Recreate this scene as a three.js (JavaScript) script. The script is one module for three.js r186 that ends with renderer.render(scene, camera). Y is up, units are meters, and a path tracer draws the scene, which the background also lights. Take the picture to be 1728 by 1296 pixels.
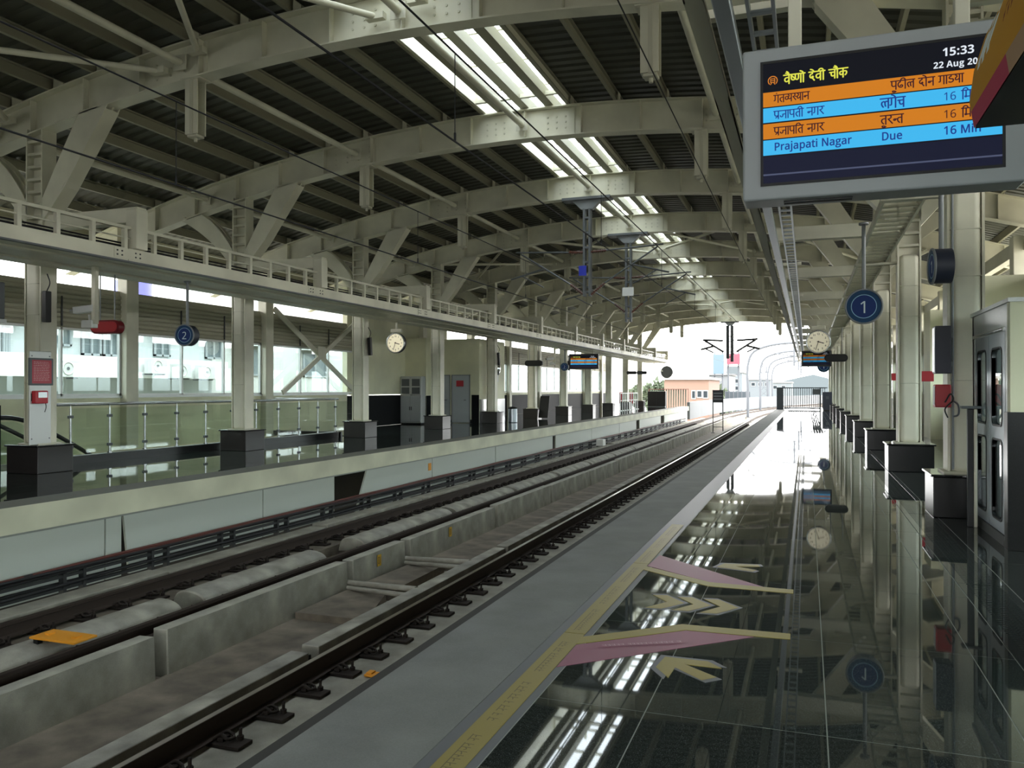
import * as THREE from 'three';
import { mergeGeometries } from 'three/addons/utils/BufferGeometryUtils.js';
import { RoundedBoxGeometry } from 'three/addons/geometries/RoundedBoxGeometry.js';
import { RectAreaLightUniformsLib } from 'three/addons/lights/RectAreaLightUniformsLib.js';
import { ImprovedNoise } from 'three/addons/math/ImprovedNoise.js';

// ---------------------------------------------------------------- camera, sky, exposure
const scene = new THREE.Scene();
const F = 1380, YAW = Math.atan((1362 - 864) / F), EYE = 1.52;
const camera = new THREE.PerspectiveCamera(2 * Math.atan(648 / F) * 180 / Math.PI, 1728 / 1296, 0.05, 2000);
camera.position.set(0, EYE, 0);
camera.rotation.order = 'YXZ';
camera.rotation.set(Math.atan(8 / F), YAW, 0);
scene.add(camera);
const renderer = new THREE.WebGLRenderer({ antialias: true });
renderer.toneMapping = THREE.LinearToneMapping;
renderer.toneMappingExposure = 4.3;
renderer.shadowMap.enabled = true;
RectAreaLightUniformsLib.init();

let seed = 12345;
const rnd = () => ((seed = (seed * 1664525 + 1013904223) >>> 0) / 4294967296);
const pn = new ImprovedNoise();
const noise = (x, y, z = 0) => pn.noise(x + 31.7, y + 17.3, z + 5.1);
const fbm = (x, y, z = 0, o = 4) => { let a = 0, s = 1, f = 1; for (let i = 0; i < o; i++) { a += s * noise(x * f, y * f, z + i * 7); s *= .5; f *= 2; } return a; };
{ // overcast monsoon afternoon sky, brighter overhead, soft cloud
  const w = 256, h = 128, d = new Float32Array(w * h * 4);
  for (let j = 0; j < h; j++) for (let i = 0; i < w; i++) {
    const el = (j + .5) / h * Math.PI - Math.PI / 2, az = (i / w) * 2 * Math.PI, c = Math.cos(el);
    const n = fbm(Math.cos(az) * c * 1.6, Math.sin(el) * 3, Math.sin(az) * c * 1.6);
    const up = Math.max(0, Math.sin(el)), b = el < 0 ? .25 : (1.15 - .1 * up) * (1 + .12 * n), k = (j * w + i) * 4;
    d[k] = b * 1.0; d[k + 1] = b * 1.0; d[k + 2] = b * .985; d[k + 3] = 1;
  }
  const t = new THREE.DataTexture(d, w, h, THREE.RGBAFormat, THREE.FloatType);
  t.mapping = THREE.EquirectangularReflectionMapping; t.magFilter = t.minFilter = THREE.LinearFilter; t.needsUpdate = true;
  scene.background = t; scene.environment = t;
  scene.backgroundIntensity = scene.environmentIntensity = 2.2;
}

// ---------------------------------------------------------------- helpers (z is forward distance from the camera; world z is -z)
const used = {};
const numbered = n => { const k = used[n] = (used[n] ?? -1) + 1; return k ? n + '_' + String(k).padStart(3, '0') : n; };
function uvBox(g) {
  g = g.index ? g.toNonIndexed() : g;
  const p = g.attributes.position; g.computeVertexNormals && !g.attributes.normal && g.computeVertexNormals();
  const n = g.attributes.normal, uv = new Float32Array(p.count * 2);
  for (let i = 0; i < p.count; i += 3) {
    const ax = Math.abs(n.getX(i) + n.getX(i + 1) + n.getX(i + 2)), ay = Math.abs(n.getY(i) + n.getY(i + 1) + n.getY(i + 2)), az = Math.abs(n.getZ(i) + n.getZ(i + 1) + n.getZ(i + 2));
    for (let k = i; k < i + 3; k++) {
      const X = p.getX(k), Y = p.getY(k), Z = p.getZ(k);
      if (ay >= ax && ay >= az) { uv[2 * k] = Z; uv[2 * k + 1] = X; } else if (ax >= az) { uv[2 * k] = Z; uv[2 * k + 1] = Y; } else { uv[2 * k] = X; uv[2 * k + 1] = Y; }
    }
  }
  g.setAttribute('uv', new THREE.BufferAttribute(uv, 2));
  for (const a of Object.keys(g.attributes)) if (!['position', 'normal', 'uv'].includes(a)) g.deleteAttribute(a);
  return g;
}
const join = gs => { const l = (Array.isArray(gs) ? gs.flat(3) : [gs]).map(uvBox); return l.length > 1 ? mergeGeometries(l) : l[0]; };
function mesh(name, gs, mat, parent = scene, keepUv = false) {
  const g = gs.isBufferGeometry && (keepUv || gs.userData.shared) ? gs : join(gs);
  const m = new THREE.Mesh(g, mat); m.name = parent === scene ? numbered(name) : name; m.castShadow = m.receiveShadow = true;
  if (parent !== scene) { const k = (parent.userData._n ??= {}); const c = k[name] = (k[name] ?? -1) + 1; if (c) m.name = name + '_' + String(c).padStart(3, '0'); }
  parent.add(m); return m;
}
const share = gs => { const g = join(gs); g.userData.shared = true; return g; };
function thing(name, label, category, [x, y, z] = [0, 0, 0], group) {
  const o = new THREE.Group(); o.name = numbered(name); o.position.set(x, y, -z); o.userData = { label, category }; if (group) o.userData.group = group; scene.add(o); return o;
}
function tag(o, label, category, group) { Object.assign(o.userData, { label, category }); if (group) o.userData.group = group; return o; }
function struct(name, pos) { const o = new THREE.Group(); o.name = numbered(name); o.userData.kind = 'structure'; if (pos) o.position.set(pos[0], pos[1], -pos[2]); scene.add(o); return o; }
const sm = (name, gs, mat) => { const m = mesh(name, gs, mat); m.userData.kind = 'structure'; return m; };
function copy(root, [x, y, z], label, group) { const c = root.clone(); c.name = numbered(root.name.replace(/_\d{3}$/, '')); c.position.set(x, y, -z); c.userData = { ...root.userData, label }; if (group) c.userData.group = group; scene.add(c); return c; }
const stuff = m => { m.userData.kind = 'stuff'; return m; };
const box = (w, h, d, x = 0, y = 0, z = 0, ry = 0, rx = 0, rz = 0) => { const g = new THREE.BoxGeometry(w, h, d); if (rx) g.rotateX(rx); if (rz) g.rotateZ(rz); if (ry) g.rotateY(ry); return g.translate(x, y, -z); };
const bx = (x0, x1, y0, y1, z0, z1) => box(Math.abs(x1 - x0), Math.abs(y1 - y0), Math.abs(z1 - z0), (x0 + x1) / 2, (y0 + y1) / 2, (z0 + z1) / 2);
const rb = (w, h, d, r, x = 0, y = 0, z = 0, s = 2) => new RoundedBoxGeometry(w, h, d, s, r).translate(x, y, -z);
const rbx = (x0, x1, y0, y1, z0, z1, r = .012, s = 1) => rb(Math.abs(x1 - x0), Math.abs(y1 - y0), Math.abs(z1 - z0), r, (x0 + x1) / 2, (y0 + y1) / 2, (z0 + z1) / 2, s);
const shp = pts => new THREE.Shape(pts.map(p => new THREE.Vector2(p[0], p[1])));
const prism = (pts, z0, z1, bev = 0) => { const g = new THREE.ExtrudeGeometry(Array.isArray(pts) ? shp(pts) : pts, { depth: Math.abs(z1 - z0) - 2 * bev, steps: 1, bevelEnabled: bev > 0, bevelSize: bev, bevelThickness: bev, bevelSegments: 1, bevelOffset: -bev }); return g.translate(0, 0, -Math.max(z0, z1) + bev); };
const prismX = (zyw, x0, x1) => prism(zyw, 0, Math.abs(x1 - x0)).rotateY(-Math.PI / 2).translate(Math.min(x0, x1), 0, 0); // points as [world z, y]
const slabXZ = (pts, y0, y1) => { const g = new THREE.ExtrudeGeometry(shp(pts), { depth: y1 - y0, bevelEnabled: false }); return g.rotateX(-Math.PI / 2).translate(0, y0, 0); }; // pts as [x, forward z]
const cyl = (r, h, x, y, z, seg = 12, r2 = r) => new THREE.CylinderGeometry(r2, r, h, seg).translate(x, y, -z);
const rod = (a, b, r, seg = 8, r2 = r) => { const A = new THREE.Vector3(a[0], a[1], -a[2]), B = new THREE.Vector3(b[0], b[1], -b[2]), d = B.clone().sub(A), g = new THREE.CylinderGeometry(r2, r, d.length(), seg); g.applyQuaternion(new THREE.Quaternion().setFromUnitVectors(new THREE.Vector3(0, 1, 0), d.normalize())); return g.translate((A.x + B.x) / 2, (A.y + B.y) / 2, (A.z + B.z) / 2); };
const bar = (a, b, w, h) => { const A = new THREE.Vector3(a[0], a[1], -a[2]), B = new THREE.Vector3(b[0], b[1], -b[2]), d = B.clone().sub(A), g = new THREE.BoxGeometry(w, h, d.length()); const m = new THREE.Matrix4().lookAt(B, A, new THREE.Vector3(0, 1, .001)); g.applyMatrix4(m); return g.translate((A.x + B.x) / 2, (A.y + B.y) / 2, (A.z + B.z) / 2); };
const tube = (pts, r, seg = 6, n = 0) => new THREE.TubeGeometry(new THREE.CatmullRomCurve3(pts.map(p => new THREE.Vector3(p[0], p[1], -p[2]))), n || pts.length * 4, r, seg);
const zy = (px, py, Z) => { const t = (px - 864) / F, c = Math.cos(YAW), s = Math.sin(YAW), zc = Z / (t * s + c); return [zc * (t * c - s), EYE - (py - 656) / F * zc]; };
const ORD = ['nearest', 'second', 'third', 'fourth', 'fifth', 'sixth', 'seventh', 'eighth', 'ninth', 'tenth', 'eleventh', 'twelfth', 'thirteenth', 'fourteenth'];

// ---------------------------------------------------------------- materials
function tex(w, h, rep, fn, srgb = true) { // fn(u,v) -> [r,g,b] 0..1, tileable by caller
  const d = new Uint8Array(w * h * 4);
  for (let j = 0; j < h; j++) for (let i = 0; i < w; i++) { const c = fn(i / w, j / h), k = (j * w + i) * 4; for (let q = 0; q < 3; q++) d[k + q] = Math.max(0, Math.min(255, (c.length ? c[q] : c) * 255)); d[k + 3] = 255; }
  const t = new THREE.DataTexture(d, w, h); t.wrapS = t.wrapT = THREE.RepeatWrapping; t.magFilter = THREE.LinearFilter; t.minFilter = THREE.LinearMipmapLinearFilter; t.generateMipmaps = true; if (srgb) t.colorSpace = THREE.SRGBColorSpace; t.repeat.set(1 / rep, 1 / rep); t.needsUpdate = true; return t;
}
const hsh = (x, y, z) => { let h = Math.imul(x, 374761393) ^ Math.imul(y, 668265263) ^ Math.imul(z, 2147483647); h = Math.imul(h ^ (h >>> 13), 1274126177); return ((h ^ (h >>> 16)) >>> 0) / 4294967296; };
const vn = (u, v, n, z) => { const x = u * n, y = v * n, i = Math.floor(x), j = Math.floor(y), f = x - i, g = y - j, a = f * f * (3 - 2 * f), b = g * g * (3 - 2 * g), I = (i + 1) % n, J = (j + 1) % n; return (hsh(i % n, j % n, z) * (1 - a) + hsh(I, j % n, z) * a) * (1 - b) + (hsh(i % n, J, z) * (1 - a) + hsh(I, J, z) * a) * b; };
const cyc = (u, v, s, o = 4, z = 0) => { let a = 0, w = 1, n = s; for (let i = 0; i < o; i++) { a += w * (vn(u, v, n, i + z * 11) * 2 - 1); w *= .5; n *= 2; } return a; }; // tileable noise
const concTex = (base, amp, stain) => tex(512, 512, 2.4, (u, v) => { const n = cyc(u, v, 9, 5), m = cyc(u, v, 3, 3, 9), g = (rnd() - .5) * .07, s = Math.max(0, m - .12) * stain; const k = 1 + amp * n + g - s; return [base[0] * k, base[1] * k, base[2] * (k - .02 * m)]; });
const std = (color, roughness = .6, o = {}) => new THREE.MeshStandardMaterial({ color, roughness, ...o });
const M = {};
M.cream = std('#dedbc9', .5, { map: tex(256, 256, 3, (u, v) => { const k = .95 + .05 * cyc(u, v, 5, 4); return [k, k, k * .99]; }) });
M.creamDark = std('#bfbca9', .55);
M.wall = std('#e9e8c8', .6, { map: tex(256, 256, 4, (u, v) => { const k = .96 + .05 * cyc(u, v, 4, 4); return [k, k, k]; }) });
M.wallGrey = std('#a5a28e', .6);
M.sheet = std("#57584f", .5, { metalness: .35 });
M.purlin = std('#8d8a76', .55);
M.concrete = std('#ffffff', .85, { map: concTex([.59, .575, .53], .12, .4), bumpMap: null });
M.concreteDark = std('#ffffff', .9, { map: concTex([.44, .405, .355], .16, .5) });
M.slab = std('#ffffff', .7, { map: concTex([.5, .5, .49], .05, .06) });
M.coping = std('#dcdbc4', .6, { map: tex(256, 256, 3, (u, v) => { const k = .95 + .06 * cyc(u, v, 4, 4); return [k, k, k * .98]; }) });
M.panel = std('#c3c9c0', .5);
M.black = std('#0d0f10', .5); M.dado = new THREE.MeshPhysicalMaterial({ color: '#101214', roughness: .6, specularIntensity: .25 }); M.far = std('#50545a', .7);
M.rubber = std('#33312e', .7);
M.rail = std('#3a2f29', .75, { metalness: .4 });
M.railTop = std('#a79f98', .28, { metalness: .9 });
M.rust = std('#2f2722', .85, { metalness: .3 });
const gran = (base, fleck, rep) => tex(512, 512, rep, () => { const q = rnd(), k = q > .93 ? 2.2 : q > .6 ? 1.25 : .8; return [base[0] * k + (q > .985 ? fleck : 0), base[1] * k + (q > .985 ? fleck : 0), base[2] * k + (q > .985 ? fleck : 0)]; });
M.granite = new THREE.MeshPhysicalMaterial({ color: '#ffffff', map: gran([.2, .22, .215], .14, .9), roughness: .02, ior: 1.7 });
M.granite2 = new THREE.MeshPhysicalMaterial({ color: '#e6efe9', map: M.granite.map, roughness: .03, ior: 1.7 });
M.granite3 = new THREE.MeshPhysicalMaterial({ color: '#f4f0ee', map: M.granite.map, roughness: .025, ior: 1.7 });
M.graniteBlack = new THREE.MeshPhysicalMaterial({ color: '#ffffff', map: gran([.075, .08, .085], .1, .9), roughness: .08, ior: 1.6 });
M.graniteFoot = new THREE.MeshPhysicalMaterial({ color: '#ffffff', map: gran([.07, .075, .08], .08, .9), roughness: .28, ior: 1.4 });
M.granitePed = new THREE.MeshPhysicalMaterial({ color: '#ffffff', map: gran([.16, .15, .145], .1, .7), roughness: .3, ior: 1.4 });
M.grout = std('#9b9f98', .6);
M.steel = std('#b9bcbd', .25, { metalness: .95 });
M.galv = std('#a9b0b6', .38, { metalness: .8 });
M.alu = std('#c6c8c6', .4, { metalness: .55 });
M.glass = new THREE.MeshPhysicalMaterial({ color: '#dfe8e9', roughness: 0, transmission: 1, thickness: 0, ior: 1.5 });
M.glassGreen = new THREE.MeshPhysicalMaterial({ color: '#f4f9f5', roughness: 0, transmission: 1, thickness: 0, ior: 1.5 });
M.skylight = new THREE.MeshPhysicalMaterial({ color: '#e6ecf0', roughness: 0, transmission: 1, thickness: 0, ior: 1.35 });
M.yellow = std('#9a8a3e', .4); M.pink = std('#94536a', .4); M.yellowGrey = std('#66676b', .4);
M.red = std('#b3202c', .4); M.redDark = std('#7d1522', .35);
M.orange = std('#e0951f', .6);
M.blueSign = std('#15497f', .3); M.navy = std('#2a2f3f', .45);
M.darkGrey = std('#2a2c2e', .5); M.grey = std('#83878a', .5); M.midGrey = std('#5c6063', .5);
M.white = std('#e6e6e2', .5);
M.cable = std('#16161a', .7); M.cableRed = std('#5b2c25', .7);
M.porcelain = std('#5a3024', .25);
M.screenDark = std('#0a0c14', .25);

// ---------------------------------------------------------------- text: latin by font, Devanagari by strokes
const DV = { // width and stroke paths; headline y 0, foot y 10
  va: [6.2, 'M5,0L5,10M5,3.2Q1,2.4 1,5.3Q1.3,8 3.3,7.5Q4.7,6.8 5,5'],
  sha: [6.2, 'M1,0L1,4Q1.2,6.6 3.2,6.4Q4.6,6 5,5M1.3,1.4L5,5.4'], shaN: [11, 'M1,0L1,4Q1.2,6.6 3.2,6.4Q4.4,6 4.8,5M1.3,1.4L4.8,5.4M4.8,0L4.8,4Q5,6.4 6.4,6.4Q7.8,6.2 7.8,4L7.8,0M10,0L10,10'],
  pa: [6.2, 'M1,0L1,4Q1.2,6.6 3.2,6.4Q4.6,6 5,5M5,0L5,10'], pra: [6.2, 'M1,0L1,4Q1.2,6.6 3.2,6.4Q4.6,6 5,5M5,0L5,10M5,6.2L2.2,8.8'],
  ga: [6, 'M1.6,0L1.6,6.2Q1.4,7.6 .4,7.2M4.9,0L4.9,10'], ta: [6.2, 'M5,0L5,10M5,3.6L3.2,3.6Q1,4 1.2,6.4Q1.6,8.4 3,9.4'],
  na: [6.6, 'M5.4,0L5.4,10M5.4,5L2.6,5M2.6,5Q1,4.6 1,5.9Q1.3,7 2.5,6.4Q3,5.7 2.6,5'], ra: [5.2, 'M2.2,0Q4.2,1 3.6,2.7Q2.8,4.2 1,4.3L4.8,9.6'],
  da: [5.8, 'M3.2,0L3.2,2Q.9,2.4 1,5Q1.4,7.2 3.4,6.6Q4.5,5.8 3.5,5Q2.6,5.2 3.2,6.8L5,9.6'], cha: [6.4, 'M5.4,0L5.4,10M.8,3.2L4.4,3.2M2.2,3.2Q1.7,7.6 3.8,7.4Q5,7.2 5.4,6'],
  ka: [8, 'M4,0L4,10M4,3.6Q1,2.6 1,5.3Q1.3,7.5 2.9,6.9Q3.8,6.4 4,5M4,3.6Q7.4,2.3 7.2,5.2Q7.1,6.6 6,7.6'],
  la: [7.6, 'M6.6,0L6.6,10M6.6,3.6Q4.4,2 3.9,4.2Q3.7,6.2 4.3,7.8M3.9,4.2Q3.2,2.2 1.5,3.6Q.4,5.8 2.4,8.6'], dha: [6.4, 'M3,0L3,1.7Q.7,2.2 .9,5.2Q1.6,8.8 4.4,8Q6,6.8 4.7,5.5Q3.2,5 3.1,6.5'],
  dda: [6, 'M3,0L3,2Q1,2.2 1.3,3.9Q2,5 4.4,5Q5.8,6.2 4.6,8.2Q2.8,9.6 1,8.3'], ja: [7.8, 'M6.8,0L6.8,10M6.8,4.6L3.6,4.6Q4,8.2 2.1,8Q.9,7.6 1,6.4'],
  sthaa: [12.4, 'M2,0Q3.6,1 3,2.8Q2.4,4 1,4.2L4,9M3.4,4.4L5,4.4M6,1.2Q7.6,1.2 7,3.2Q5.2,4.6 5.8,6.6Q7,8.6 9,5.2M9.2,0L9.2,10M11.6,0L11.6,10'],
  vya: [8.6, 'M3.8,3.4Q.8,2.4 .9,5.3Q1.2,7.8 3,7.2Q4,6.6 4,5M4.2,1.2Q5.4,1.4 5,3.2Q3.8,4.4 4.4,6.2Q5.6,7.6 7.4,5.6M7.6,0L7.6,10'],
  yaa: [8.4, 'M1.2,1.2Q2.8,1.4 2.4,3.2Q.8,4.2 1.1,6.2Q2.2,7.6 4.6,5.6M4.8,0L4.8,10M7.4,0L7.4,10'], ma: [6.2, 'M1.5,0L1.5,6.4M1.5,6.6Q.5,6.2 .5,7.3Q1,8.4 2,7.5Q2.2,6.8 1.5,6.6M1.9,7.2L5.2,7.2M5.2,0L5.2,10'],
  nta: [9.4, 'M4,5L2.4,5M2.4,5Q.9,4.6 .9,5.9Q1.2,7 2.3,6.4Q2.8,5.7 2.4,5M8.2,0L8.2,10M8.2,3.6L6.2,3.6Q4.2,4 4.4,6.4Q4.8,8.4 6.2,9.4'],
  aa: [2.6, 'M1.4,0L1.4,10'], ii: [2.6, 'M1.4,10L1.4,0Q1,-3 -1,-2.8Q-2.8,-2.4 -3,0'], i: [2.6, 'M1.2,10L1.2,0Q1.6,-3 4,-2.8Q5.6,-2.4 5.8,0'],
  o: [2.6, 'M1.4,0L1.4,10M1.4,0Q.8,-2.4 -1.6,-3'], au: [2.6, 'M1.4,0L1.4,10M1.4,0Q.8,-2 -1.8,-2.2M1.4,0Q1,-3 -1,-3.8'],
  e: [0, 'M-1.2,0Q-1.8,-2.4 -4.2,-3'], ai: [0, 'M-1.2,0Q-1.8,-2 -4.2,-2.2M-1.2,0Q-1.6,-3 -3.4,-3.9'], u: [0, 'M-2.2,12.2Q-5,11 -4.4,13Q-3,14.2 -1.2,12.8'], m: [0, 'M-3,-2.6L-2.6,-2.6'], _: [4, ''],
};
function deva(ctx, str, x, y, size, color, wgt = 1.15) { // y = headline
  const k = size / 10; ctx.save(); ctx.translate(x, y); ctx.scale(k * 1.16, k); ctx.strokeStyle = color; ctx.lineWidth = wgt; ctx.lineCap = 'round'; ctx.lineJoin = 'round';
  let p = 0, w0 = 0; const head = () => { if (p > w0) { ctx.beginPath(); ctx.moveTo(w0, 0); ctx.lineTo(p + .3, 0); ctx.stroke(); } };
  for (const g of str.split(' ')) { if (g === '_') { head(); p += DV._[0]; w0 = p; continue; } ctx.save(); ctx.translate(p, 0); ctx.stroke(new Path2D(DV[g][1])); ctx.restore(); p += DV[g][0]; }
  head(); ctx.restore(); return p * k * 1.16;
}
function canvasTex(w, h, draw) { const c = document.createElement('canvas'); c.width = w; c.height = h; const x = c.getContext('2d'); draw(x, w, h); const t = new THREE.CanvasTexture(c); t.colorSpace = THREE.SRGBColorSpace; t.anisotropy = 8; return t; }
const txt = (x, s, px, py, size, color, o = '', al = 'left') => { x.fillStyle = color; x.font = `${o} ${size}px sans-serif`; x.textAlign = al; x.fillText(s, px, py); };
const plane = (w, h, x = 0, y = 0, z = 0) => new THREE.PlaneGeometry(w, h).translate(x, y, -z);
const disc = (r, x = 0, y = 0, z = 0) => new THREE.CircleGeometry(r, 48).translate(x, y, -z);

// ---------------------------------------------------------------- the setting: platforms, track bed, walls, roof
const Z0 = -45, Z1 = 71.5, BAY = 5.7, ZC = k => 11.15 + BAY * k, CX = -5.75, KQ = .0134;
const yBot = x => 6.93 - KQ * (x - CX) ** 2, yTop = x => yBot(x) + .65, ySheet = x => yBot(x) + .9;

function tiles(fl, cols, zs, mats) {
  const cache = {};
  for (const [x0, x1] of cols) {
    for (let i = 0; i < zs.length - 1; i++) {
      const w = x1 - x0, d = zs[i + 1] - zs[i], key = w.toFixed(3) + d.toFixed(3);
      cache[key] ??= share(box(w - .006, .03, d - .006));
      const m = mesh('tile', cache[key], mats[Math.floor(rnd() * mats.length)], fl); m.position.set((x0 + x1) / 2, -.015, -(zs[i] + zs[i + 1]) / 2);
    }
    const e = zs[zs.length - 1];
    mesh('tile_strip', [bx(x0 + .002, x1 - .002, -.03, 0, e, Z1), bx(x0 + .002, x1 - .002, -.03, 0, Z0, zs[0])], mats[0], fl);
  }
}
const ROWS = []; for (let i = -2; i < 18; i++) ROWS.push(3.84 + 1.44 * i);
{ // right platform
  const fl = struct('floor');
  mesh('base', [bx(-2.16, 6.2, -.5, -.034, Z0, Z1), bx(-1.49, 1.1, -.034, -.001, Z0, Z1), bx(1.45, 6.2, -.034, -.001, Z0, Z1)], M.grout, fl);
  mesh('edge_slab', bx(-2.1, -1.492, -.3, 0, Z0, Z1), M.slab, fl);
  mesh('edge_buffer', bx(-2.165, -2.1, -.3, -.004, Z0, Z1), M.rubber, fl);
  mesh('edge_strip', bx(-1.488, -1.252, -.03, 0, Z0, Z1), M.yellowGrey, fl);
  tiles(fl, [[-1.248, -.72], [-.72, .08], [.08, .88], [.88, 1.098], [1.452, 2.26], [2.26, 3.06], [3.06, 4.6]], ROWS, [M.granite, M.granite2, M.granite3]);
  // slotted drain cover
  for (let i = 0; i < 10; i++) {
    const a = 1.46 + i * 1.92, b = a + 1.914, g = [bx(1.103, 1.16, -.03, 0, a, b), bx(1.39, 1.447, -.03, 0, a, b)];
    for (let z = a; z < b - .02; z += .05) g.push(bx(1.16, 1.39, -.03, -.001, z, z + .03));
    mesh('drain_cover', g, M.granite, fl);
  }
  mesh('drain_strip', bx(1.103, 1.447, -.03, 0, 20.66, Z1), M.granite, fl);
  mesh('fascia', bx(-2.0, -1.9, -1.5, -.3, Z0, Z1), M.coping, fl);
  mesh('tactile_rib', [...Array(4)].map((_, i) => bx(.22 + i * .085, .265 + i * .085, 0, .012, 30, 66)), std('#1a1b1d', .95), fl);
}
{ // far platform
  const fl = struct('floor');
  mesh('base', bx(-13.9, -9.72, -.4, -.032, Z0, Z1), M.grout, fl);
  mesh('base', [bx(-17.2, -13.9, -.4, -.004, Z0, 11.2), bx(-17.2, -13.9, -.4, -.004, 23.2, Z1)], M.granite, fl);
  mesh('edge_slab', bx(-10.2, -9.6, -.03, 0, Z0, Z1), std('#6f6e66', .75), fl);
  tiles(fl, [[-13.9, -13.1], [-13.1, -12.3], [-12.3, -11.5], [-11.5, -10.7], [-10.7, -10.2]], ROWS, [M.granite, M.granite2, M.granite3]);
  mesh('coping_beam', bx(-9.72, -9.598, -.35, -.002, Z0, Z1), M.coping, fl);
  const js = [[Z0, 9.3], [9.33, 9.62], [9.7, 13.02], [13.05, 15.53], [16.6, 20.48], [20.52, 25.35], [25.4, 31.85], [32.3, 38.2], [38.25, 44.4], [44.45, 49.2], [50.2, 58], [59.5, 65], [65.05, Z1]];
  for (const [a, b] of js) mesh('fascia_panel', a === 16.6 ? prismX([[-16.95, -.37], [-b, -.37], [-b, -1.3], [-16.45, -1.3]], -9.78, -9.74) : a === 9.7 ? prismX([[-9.66, -.37], [-b, -.37], [-b, -1.3], [-9.78, -1.3]], -9.78, -9.74) : bx(-9.78, -9.74, -1.3, -.37, a, b), M.panel, fl);
  mesh('painted_shade_sheet', bx(-10.6, -10.5, -1.6, -.4, Z0, Z1), M.black, fl);  // black sheet painted as the shade behind the fascia panel gaps
}
{ // track bed with plinths and precast blocks
  const tb = struct('trackbed');
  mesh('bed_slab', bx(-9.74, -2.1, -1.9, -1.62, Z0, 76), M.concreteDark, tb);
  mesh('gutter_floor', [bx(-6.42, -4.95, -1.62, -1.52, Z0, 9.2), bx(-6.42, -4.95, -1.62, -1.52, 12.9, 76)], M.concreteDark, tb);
  mesh('gutter_slab', slabXZ([[-6.36, 9.2], [-5.3, 9.2], [-5.72, 10.5], [-6.36, 10.5]], -1.62, -1.43), M.concreteDark, tb);
  mesh('gutter_slab', slabXZ([[-6.36, 10.9], [-5.7, 10.75], [-5.72, 12.5], [-6.3, 12.5]], -1.62, -1.43), M.concreteDark, tb);
  mesh('track_plinth', [bx(-4.72, -3.95, -1.62, -1.34, Z0, 76)], M.concrete, tb);
  mesh('track_plinth', [bx(-3.6, -2.8, -1.62, -1.34, Z0, 76)], M.concrete, tb);
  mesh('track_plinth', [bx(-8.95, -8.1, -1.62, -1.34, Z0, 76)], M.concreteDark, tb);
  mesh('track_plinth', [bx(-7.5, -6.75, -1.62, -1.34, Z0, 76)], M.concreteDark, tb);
  const PJ = [2.9, 6.78, 6.95, 10.58, 10.74, 12.42, 12.62, 16.66, 16.84]; for (let z = 20.84; z < 75; z += 4.18) PJ.push(z - .1, z + .06); PJ.push(76);
  let h = 0;
  for (let i = 0; i < PJ.length - 1; i += 2) { h = (i * 7 % 3 - 1) * .012; mesh('parapet_block', prism([[-6.6, -1.56], [-6.6, -1.06 + h], [-6.41, -1.055 + h], [-6.39, -1.56]], PJ[i], PJ[i + 1], .012), i % 4 ? M.concrete : M.concrete, tb); }
  const GJ = [Z0, 3.2, 3.3, 7.12, 7.3, 12.88, 13.0, 17.2, 17.3]; for (let z = 21.4; z < 75; z += 4.2) GJ.push(z, z + .1); GJ.push(76);
  for (let i = 0; i < GJ.length - 1; i += 2) mesh('guard_block', rbx(-4.97, -4.76, -1.62, -1.14 - (i % 3) * .008, GJ[i], GJ[i + 1], .012), M.concrete, tb);
  for (let i = 0, z = 1.2; z < 75; i++, z += 4.2) mesh('guard_block', rbx(-9.16, -8.8, -1.62, -1.13 - (i % 3) * .02, z, z + 4.16, .015), M.concrete, tb);
  for (let i = 0, z = 4.6; z < 75; i++, z += 4.1) { // rounded inner shoulders
    const s = new THREE.Shape(); s.moveTo(-7.95, -1.4); s.lineTo(-7.93, -1.3); s.quadraticCurveTo(-7.9, -1.14, -7.7, -1.14); s.quadraticCurveTo(-7.42, -1.15, -7.38, -1.3); s.lineTo(-7.36, -1.4);
    mesh('shoulder_block', prism(s, z, z + (i === 0 ? 3.7 : i === 1 ? 2.9 : 3.85), .02), M.concrete, tb);
  }
}
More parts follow.
